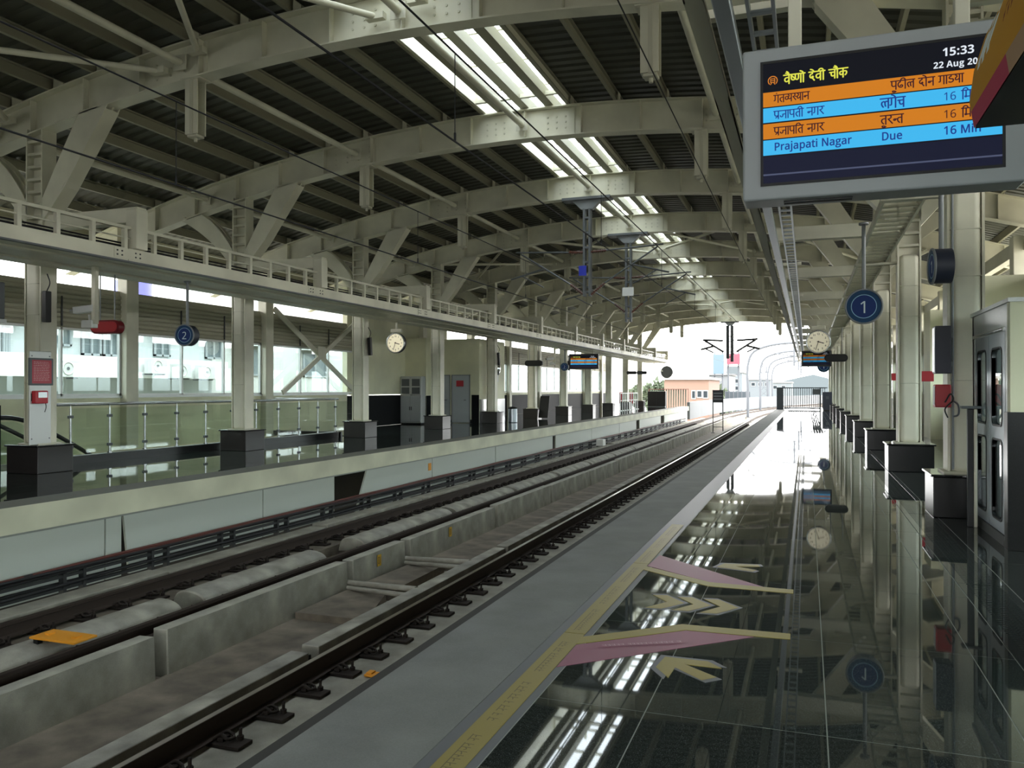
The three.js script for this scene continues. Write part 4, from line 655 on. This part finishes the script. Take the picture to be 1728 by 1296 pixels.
// ---------------------------------------------------------------- floor stickers
{
  const st = (pts, mat, y = .002) => slabXZ(pts.map(([x, z]) => [x, z]), 0, y);
  const stripe = thing('warning_stripe', 'long yellow warning stripe with small print along the near platform edge', 'floor stripe', [0, 0, 0]);
  const yt = canvasTex(128, 2048, (x, w, h) => { x.fillStyle = '#968640'; x.fillRect(0, 0, w, h); x.save(); x.translate(64, h); x.rotate(-Math.PI / 2); x.strokeStyle = '#63552a'; x.lineWidth = 5; for (const [a, b] of [[60, 520], [700, 1180], [1360, 1880]]) for (let c = a; c < b;) { const l = 22 + rnd() * 20; x.beginPath(); x.moveTo(c - 4, -22); x.lineTo(c + l, -22); x.moveTo(c + l * .7, -22); x.lineTo(c + l * .7, 22); x.moveTo(c, -4 + rnd() * 10); x.quadraticCurveTo(c + l * .3, 22 * rnd(), c + l * .7, -6); x.stroke(); c += l + (rnd() > .75 ? 26 : 4); } x.restore(); });
  for (let i = 0; i < 4; i++) { const a = .6 + i * 2.16; mesh('strip', bx(-1.425, -1.295, 0, .002, a, a + 2.15), M.yellow, stripe); mesh('print', plane(.13, 2.15).rotateX(-Math.PI / 2).translate(-1.36, .0032, -(a + 1.075)), std('#fff', .4, { map: yt }), stripe, true); }
  const band = (label, ye, pk, text) => { const o = thing('boarding_sticker', label, 'floor sticker'); mesh('pink_wedge', st(pk), M.pink, o); mesh('yellow_edge', st(ye, 0, .003), M.yellow, o); if (text) { const t = canvasTex(512, 64, (x) => { x.fillStyle = '#94536a'; x.fillRect(0, 0, 512, 64); x.strokeStyle = '#c39aa8'; x.lineWidth = 4; for (let c = 10; c < 500;) { const l = 18 + rnd() * 16; x.beginPath(); x.moveTo(c, 16); x.lineTo(c + l, 16); x.moveTo(c + l * .7, 16); x.lineTo(c + l * .7, 48); x.moveTo(c, 30); x.quadraticCurveTo(c + l * .4, 50, c + l * .7, 26); x.stroke(); c += l + (rnd() > .75 ? 22 : 4); } }); mesh('print', plane(.5, .06).rotateX(-Math.PI / 2).rotateY(.5).translate(-.93, .0035, -4.85), std('#fff', .4, { map: t }), o, true); } };
  band('nearer pink wedge sticker with yellow border on the near platform floor', [[-1.31, 4.85], [-.76, 5.34], [-.1, 5.36], [-.1, 5.24], [-.72, 5.22], [-1.31, 4.7]], [[-1.29, 4.7], [-.72, 5.21], [-.31, 5.22], [-1.29, 4.29]], true);
  band('farther pink wedge sticker with yellow border on the near platform floor', [[-1.3, 6.98], [-.72, 6.57], [-.1, 6.54], [-.1, 6.42], [-.72, 6.44], [-1.3, 6.84]], [[-1.29, 7.0], [-1.27, 7.49], [-.3, 6.54], [-.72, 6.575]]);
  const arrow = (label, pts, grow) => { const o = thing('arrow_sticker', label, 'floor sticker'); const cx = pts.reduce((a, p) => a + p[0], 0) / pts.length, cz = pts.reduce((a, p) => a + p[1], 0) / pts.length; mesh('grey_border', st(pts.map(([x, z]) => [cx + (x - cx) * 1.1 + (x > cx ? .012 : -.012), cz + (z - cz) * 1.1 + (z > cz ? .012 : -.012)])), M.yellowGrey, o); mesh('arrow', st(pts, 0, .003), M.yellow, o); };
  arrow('nearer yellow arrow sticker pointing to the platform edge', [[-.78, 4.47], [-.76, 4.66], [-.52, 4.66], [-.44, 4.57], [-.64, 4.57], [-.45, 4.42], [-.52, 4.35], [-.68, 4.5], [-.69, 4.33]]);
  arrow('farther yellow arrow sticker pointing to the platform edge', [[-.73, 7.15], [-.68, 7.32], [-.4, 7.36], [-.38, 7.29], [-.58, 7.23], [-.4, 7.14], [-.43, 7.07]]);
  [0, 1, 2].forEach(i => { const d = i * .185; arrow(`${['leftmost', 'middle', 'rightmost'][i]} yellow chevron sticker pointing into the platform`, [[-1.07 + d, 6.03], [-.97 + d, 6.05], [-.82 + d, 5.87], [-.95 + d, 5.67], [-1.06 + d, 5.66], [-.94 + d, 5.86]]); });
}
// ---------------------------------------------------------------- far platform furniture towards the end
{
  const at = (px, X) => { const t = (px - 864) / F, c = Math.cos(YAW), s = Math.sin(YAW), zc = X / (t * c - s); return zc * t * s + zc * c; };
  const q = thing('queue_barrier', 'row of white queue barrier posts near the far platform end', 'barrier', [-12.0, 0, 55]);
  for (let i = 0; i < 9; i++) mesh('post', [cyl(.035, 1.25, 0, .625, i * .75, 10), cyl(.11, .03, 0, .015, i * .75, 14)], M.alu, q); mesh('rail', [rod([0, 1.2, 0], [0, 1.2, 6], .02), rod([0, .7, 0], [0, .7, 6], .016)], M.alu, q);
  const rs = thing('barrier_board', 'red board standing at the far platform end by the last column', 'board', [-13.4, 0, 63.6]); mesh('panel', rbx(-.55, .55, .35, 1.25, -.04, .04, .01), M.red, rs); mesh('leg', [-.45, .45].map(x => bx(x - .03, x + .03, 0, .4, -.15, .15)), M.black, rs);
  const cb = thing('equipment_cabinet', 'black equipment cabinet beyond the last far column', 'cabinet', [-11.9, 0, 69]); mesh('case', rbx(-.75, .75, .05, 1.3, -.3, .3, .02), M.black, cb); mesh('door_seam', bx(-.01, .01, .1, 1.25, -.31, -.3), M.darkGrey, cb); mesh('foot', bx(-.7, .7, 0, .05, -.25, .25), M.grey, cb);
  const fs = thing('floor_stand', 'dark leaning stand on the far platform beside the sixth column', 'stand', [-12.55, 0, 39.5]); mesh('board', bar([0, .05, -.1], [0, 1.15, .25], .5, .03), M.black, fs); mesh('leg', rod([0, .02, .55], [0, 1.1, .25], .02), M.grey, fs);
}
// ---------------------------------------------------------------- outside: end of the station, viaduct, town
{
  const xy = (px, py, X) => { const t = (px - 864) / F, c = Math.cos(YAW), s = Math.sin(YAW), zc = X / (t * c - s); return [EYE - (py - 656) / F * zc, zc * t * s + zc * c]; };
  const bl = (c, r = .9) => std(c, r);
  // near platform end gate
  const Zf = 63, xs = px => zy(px, 656, Zf)[0];
  const f = thing('end_fence', 'white barred end fence with grey post closing the near platform', 'fence', [0, 0, Zf]);
  mesh('end_post', rbx(-2.1, xs(1322), -.3, 1.62, -.12, .12, .01), M.far, f); mesh('top_rail', bx(-2, xs(1396), 1.55, 1.62, -.03, .03), M.far, f); mesh('bottom_rail', bx(xs(1323), xs(1384), .06, .16, -.04, .04), M.darkGrey, f);
  for (let x = xs(1325); x < xs(1394); x += .15) mesh('bar', bx(x - .02, x + .02, .1, 1.56, -.015, .015), M.far, f);
  mesh('gate_post', bx(xs(1384) - .05, xs(1384) + .05, 0, 1.62, -.05, .05), M.far, f); mesh('sign_plate', rbx(xs(1371), xs(1385), 1.1, 1.5, -.06, -.03, .01), M.midGrey, f);
  const cb = thing('equipment_cabinet', 'dark grey cabinet standing at the end of the near platform', 'cabinet', [zy(1396, 670, 61)[0], 0, 61]);
  mesh('case', rbx(-.3, .3, .05, 1.3, -.2, .2, .015), M.navy, cb); mesh('foot', bx(-.28, .28, 0, .05, -.18, .18), M.black, cb); mesh('label_plate', bx(-.1, .1, .8, 1.0, -.206, -.2), M.far, cb);
  // far platform end fence
  const g = thing('end_fence', 'pale green corrugated fence at the far platform end', 'fence', [-13.2, 0, 72.5]); const gm = bl('#6a766c');
  for (let i = 0; i < 16; i++) mesh('sheet', prism([[i * .21, 0], [i * .21 + .07, .0], [i * .21 + .1, 1], [i * .21, 1]].map(([x, y]) => [x, y ? 1.45 : 0]), i % 2 ? 0 : .04, i % 2 ? .03 : .07), gm, g); mesh('frame', [bx(-.05, 0, 0, 1.5, -.03, .1), bx(3.4, 3.45, 0, 1.5, -.03, .1), bx(-.05, 3.45, 1.45, 1.5, -.02, .1)], bl('#9a6f66'), g);
  // viaduct parapets and portals, bending right in the distance
  const cx = z => z < 75 ? 0 : (z - 75) ** 2 / 620;
  const v = thing('viaduct', 'pale concrete viaduct with low parapet walls running out of the station', 'viaduct', [0, 0, 0]);
  for (let i = 0, z = 72; z < 200; i++, z += 8) { const a = -9.7 + cx(z), b = -9.7 + cx(z + 8); mesh('parapet', bar([a, -.4, z], [b, -.4, z + 7.95], .25, 1.5), bl('#686b6d'), v); mesh('deck', slabXZ([[a - .4, z], [b - .4, z + 8], [b + 10, z + 8], [a + 10, z]], -2.4, -1.75), M.concreteDark, v); for (const x of [-8.55, -7.05, -4.55, -3.05]) { mesh('rail', bar([x + cx(z), -1.21, z], [x + cx(z + 8), -1.21, z + 8], .07, .17), M.rail, v); mesh('plinth', bar([x + cx(z), -1.53, z], [x + cx(z + 8), -1.53, z + 8], .6, .44), M.concrete, v); }
    mesh('girder', bar([a + 4.8, -3.6, z], [b + 4.8, -3.6, z + 8], 5, 2.3), bl('#8e8e8a'), v); }
  for (let z = 88; z < 200; z += 28) mesh('pier', rbx(-6 + cx(z), -3.4 + cx(z), -10, -4.6, z - 1, z + 1, .2), bl('#8e8e8a'), v);
  [[1262, 92], [1283, 112], [1296, 130], [1303, 150]].forEach(([px, z], i) => {
    const x0 = zy(px, 656, z)[0], w = 9.5, o = thing('portal_frame', `${['nearest', 'second', 'third', 'farthest'][i]} slim rounded portal frame over the viaduct tracks`, 'portal', [x0, -1.6, z]);
    mesh('frame', tube([[0, 0, 0], [0, 3, 0], [0, 5.6, 0], [.5, 7, 0], [2, 7.7, 0], [w / 2, 8, 0], [w - 2, 7.7, 0], [w - .5, 7, 0], [w, 5.6, 0], [w, 0, 0]], .14, 10, 60), M.far, o); mesh('base_plate', [bx(-.25, .25, 0, .05, -.25, .25)], M.far, o); mesh('base_plate', [bx(w - .25, w + .25, 0, .05, -.25, .25)], M.far, o);
    mesh('cantilever', [rod([w / 2, 8, 0], [w / 2, 5.5, 0], .1), rod([w / 2, 6.6, 0], [w / 2 - 2, 6.9, 0], .06), rod([w / 2, 5.9, 0], [w / 2 + 2, 6.9, 0], .06)], M.far, o);
  });
  // a block with window pieces; z is the face towards the camera
  const house = (label, px0, px1, yt, Z, col, wins, depth = 14, yb = -10, extra) => {
    const [x0, top] = zy(px0, yt, Z), x1 = zy(px1, yt, Z)[0], o = thing('building', label, 'building', [0, 0, Z]);
    const w = mesh('wall', bx(x0, x1, yb, top, 0, depth), bl(col), o); mesh('roof_slab', bx(x0 - .3, x1 + .3, top, top + .35, -.4, depth + .3), bl('#8f8c86'), o);
    for (const [a, b, c, d] of wins) { const [wx0, wy0] = zy(a, c, Z), [wx1, wy1] = zy(b, d, Z); const f = mesh('window', [bx(wx0 - .1, wx1 + .1, wy0, wy0 + .12, -.12, 0), bx(wx0 - .1, wx1 + .1, wy1 - .12, wy1, -.12, 0), bx(wx0 - .1, wx0, wy1, wy0, -.12, 0), bx(wx1, wx1 + .1, wy1, wy0, -.12, 0)], bl('#9aa0a2'), w); mesh('pane', bx(wx0, wx1, wy1, wy0, -.05, -.02), std('#1f262b', .15), f); }
    if (extra) extra(o, x0, x1, top); return o;
  };
  house('salmon pink low building beyond the far platform end', 1121, 1196, 641, 125, '#735d52', [[1168, 1173, 660, 672], [1177, 1184, 660, 670], [1187, 1194, 660, 671]], 16);
  house('white building with one dark window beyond the pink building', 1196, 1230, 633, 170, '#686b6e', [[1202, 1208, 652, 661], [1214, 1220, 652, 661]], 16);
  house('pale apartment block behind the billboards', 1226, 1252, 629, 210, '#5f666b', [[1230, 1237, 640, 646], [1240, 1247, 640, 646], [1230, 1237, 652, 658], [1240, 1247, 652, 658]], 18);
  house('pale grey distant block between the portal frames', 1252, 1300, 641, 260, '#5c6267', [[1256, 1262, 646, 651], [1268, 1274, 646, 651], [1280, 1286, 646, 651], [1291, 1296, 646, 651]], 20);
  house('hazy grey distant block right of the portal frames', 1300, 1336, 646, 300, '#62686c', [[1305, 1311, 651, 656], [1319, 1325, 651, 656]], 20);
  for (const [a, b, c, d, Z, col, l] of [[1203, 1222, 598, 631, 150, '#54656f', 'pale blue roadside billboard on a steel frame'], [1226, 1249, 597, 615, 155, '#7a3f4b', 'pink billboard beside the pale blue one'], [1226, 1249, 618, 631, 158, '#5f676b', 'grey billboard below the pink one']]) {
    const [x0, y0] = zy(a, c, Z), [x1, y1] = zy(b, d, Z), o = thing('billboard', l, 'billboard', [0, 0, Z]);
    mesh('panel', rbx(x0, x1, y1, y0, -.1, .1, .03), bl(col), o); for (const x of [x0 + .3, x1 - .3]) mesh('post', bx(x - .12, x + .12, -10, y0 + .4, .1, .35), M.far, o); mesh('catwalk', bx(x0, x1, y1 - .25, y1 - .12, -.7, .1), M.far, o);
  }
  { const Z = 135, [x0, y0] = zy(1224, 661, Z), [x1, y1] = zy(1266, 681, Z), o = thing('noise_barrier', 'dark grey noise barrier panels beyond the viaduct curve', 'barrier', [0, 0, Z]); for (let i = 0; i < 6; i++) { const a = x0 + (x1 - x0) * i / 6, b = x0 + (x1 - x0) * (i + 1) / 6; mesh('panel', rbx(a + .03, b - .03, y1 - .8, y0, -.06, .06, .02), bl('#3d454b'), o); mesh('post', bx(a - .06, a + .06, -10, y0 + .15, -.1, .1), M.far, o); } }
  { const Z = 240, [X, Y] = zy(1289, 612, Z), o = thing('radio_mast', 'thin lattice radio mast among the distant roofs', 'mast', [X, -10, Z]); const h = Y + 10; mesh('leg', [[-1, -1], [1, -1], [1, 1], [-1, 1]].map(([a, b]) => rod([a * 1.6, 0, b * 1.6], [a * .3, h, b * .3], .09, 5)), M.far, o); const l = []; for (let i = 0; i < 12; i++) { const q = 1.6 - 1.3 * i / 12, y = h * i / 12, n = 1.6 - 1.3 * (i + 1) / 12, y2 = h * (i + 1) / 12; l.push(rod([-q, y, -q], [n, y2, -n], .05, 4), rod([q, y, -q], [-n, y2, -n], .05, 4)); } stuff(mesh('lattice', l, M.far, o)); mesh('antenna', [bx(-.9, -.6, h - 3, h - 1, -.5, -.2), bx(.6, .9, h - 3, h - 1, -.5, -.2), rod([-1, h - 2, -.3], [1, h - 2, -.3], .06)], M.far, o); }
  { // hill far behind
    const pts = [], Z = 800; for (let i = 0; i <= 40; i++) { const px = 1180 + i * 8; pts.push([zy(px, 656, Z)[0], zy(px, 652 - 18 * Math.exp(-(((px - 1372) / 42) ** 2)) - 6 * Math.exp(-(((px - 1290) / 60) ** 2)) - 1.5 * noise(i * .7, 3), Z)[1]]); }
    const m = sm('hill', prism([...pts, [pts[40][0], -12], [pts[0][0], -12]], Z, Z + 120), bl('#4a5255'));
  }
  // trees: leaf clumps scattered over a crown
  const leaf = new THREE.BufferGeometry(); leaf.setAttribute('position', new THREE.Float32BufferAttribute([-.5, 0, 0, .5, 0, .1, 0, .9, 0, -.5, 0, 0, 0, -.1, .3, .5, 0, .1], 3)); leaf.computeVertexNormals();
  const lm = new THREE.MeshStandardMaterial({ color: '#4a5542', roughness: .9, side: THREE.DoubleSide });
  [[1098, 641, 150, 4.5], [1120, 637, 160, 4.8], [1150, 639, 165, 5], [1180, 636, 153, 5]].forEach(([px, py, Z, r], i) => {
    const [X, Y] = zy(px, py, Z), o = thing('tree', ['bushy green tree leftmost behind the pink building', 'taller green tree behind the left part of the pink roof', 'round green tree behind the middle of the pink roof', 'green tree at the right corner of the pink building'][i], 'tree', [X, -10, Z]);
    const cy = Y + 10 - r; mesh('trunk', [rod([0, 0, 0], [.2, cy, 0], .32, 8, .18), rod([.1, cy * .7, 0], [r * .5, cy + r * .2, .5], .12, 6, .05), rod([.1, cy * .75, 0], [-r * .5, cy + r * .3, -.4], .12, 6, .05)], bl('#4d4238'), o);
    const n = 900, im = new THREE.InstancedMesh(leaf, lm, n), q = new THREE.Quaternion(), e = new THREE.Euler(), mt = new THREE.Matrix4(); for (let k = 0; k < n; k++) { const a = rnd() * 6.283, u = rnd() * 2 - 1, rr = r * (.6 + .4 * Math.sqrt(rnd())) * (1 + .25 * noise(a * 1.2, u * 2, i)), s = Math.sqrt(1 - u * u); e.set(rnd() * 6, rnd() * 6, rnd() * 6); mt.compose(new THREE.Vector3(Math.cos(a) * s * rr * 1.25, cy + u * rr * .85, Math.sin(a) * s * rr), q.setFromEuler(e), new THREE.Vector3(.9, .9, .9).multiplyScalar(.7 + rnd() * .7)); im.setMatrixAt(k, mt); }
    im.name = 'crown'; im.userData.kind = 'stuff'; im.castShadow = im.receiveShadow = true; o.add(im);
  });
  // building next door, seen through the far platform windows
  const XB = -26, nb = thing('neighbour_building', 'grey white building with ledges outside the far platform windows', 'building', [0, 0, 0]), wc = bl('#a9afaf');
  const wl = mesh('wall', [bx(XB - 8, XB, -10, 4.9, 9, 31)], wc, nb); mesh('wall', bx(XB - 9, XB - 1.2, -10, 7.5, 31.5, 58), bl('#aeb1ac'), nb); mesh('wall', bx(XB - 8, XB - .5, -10, 6, -20, 8.6), bl('#a9adab'), nb);
  mesh('ledge', bx(XB, XB + .9, 1.95, 2.75, 9, 31), bl('#dfe1df'), nb); mesh('ledge', bx(XB, XB + .5, .9, 1.0, 9, 31), bl('#a9adab'), nb); mesh('ledge', bx(XB, XB + .9, 4.5, 4.9, 9, 31), bl('#a9adab'), nb);
  const wn = (z0, z1, y0, y1, X = XB) => { const f = mesh('window', [bx(X, X + .1, y0, y0 + .08, z0, z1), bx(X, X + .1, y1 - .08, y1, z0, z1), ...[0, .5, 1].map(q => bx(X, X + .1, y0, y1, z0 + (z1 - z0 - .08) * q, z0 + (z1 - z0 - .08) * q + .08))], bl('#8d9496'), nb); mesh('pane', bx(X - .01, X + .03, y0, y1, z0, z1), std('#5d686b', .35), f); mesh('sunshade', bx(X, X + .6, y1 + .12, y1 + .2, z0 - .3, z1 + .3), bl('#b5b8b6'), f); };
  const zA = px => xy(px, 600, XB)[1]; wn(zA(136), zA(168), 2.8, 3.75); wn(zA(172), zA(197), 2.8, 3.75); wn(zA(86), zA(118), 3.1, 3.8); wn(zA(258), zA(285), 2.9, 3.8); wn(zA(345), zA(372), 2.9, 3.8); wn(zA(2), zA(14), 2.6, 3.7); wn(34, 36.4, 2.2, 3.6, XB - 1.2); wn(40, 42.4, 2.2, 3.6, XB - 1.2); wn(47, 49.4, 2.2, 3.6, XB - 1.2);
  const ac = (px, py, l) => { const [Y, Z] = xy(px, py, XB + 1.245), o = thing('air_conditioner', l, 'air conditioner', [XB + 1.27, Y, Z]); mesh('case', rb(.4, .62, .85, .03), bl('#c4c7c4'), o); mesh('fan_grille', new THREE.TorusGeometry(.22, .02, 8, 24).rotateY(Math.PI / 2).translate(.205, 0, .1), M.alu, o); mesh('fan_hub', rod([.2, 0, -.1], [.22, 0, -.1], .06), M.midGrey, o); mesh('bracket', [bx(-.35, .15, -.36, -.31, -.35, -.3), bx(-.35, .15, -.36, -.31, .3, .35)], M.far, o); };
  ac(111, 622, 'air conditioner unit seen through the leftmost large window'); ac(262, 618, 'air conditioner unit seen left of the blue number 2 sign'); ac(304, 626, 'air conditioner unit seen below the blue number 2 sign'); ac(345, 628, 'air conditioner unit seen right of the blue number 2 sign');
  const tk = thing('water_tank', 'blue violet water tanks glimpsed above the ribbed cladding', 'tank', [XB + -.6, 4.9, zA(243)]); mesh('tank', [cyl(.75, 1.1, 0, .55, 0, 20), cyl(.3, .12, 0, 1.16, 0, 16)], bl('#3c3f8f', .5), tk);
}
renderer.render(scene, camera);
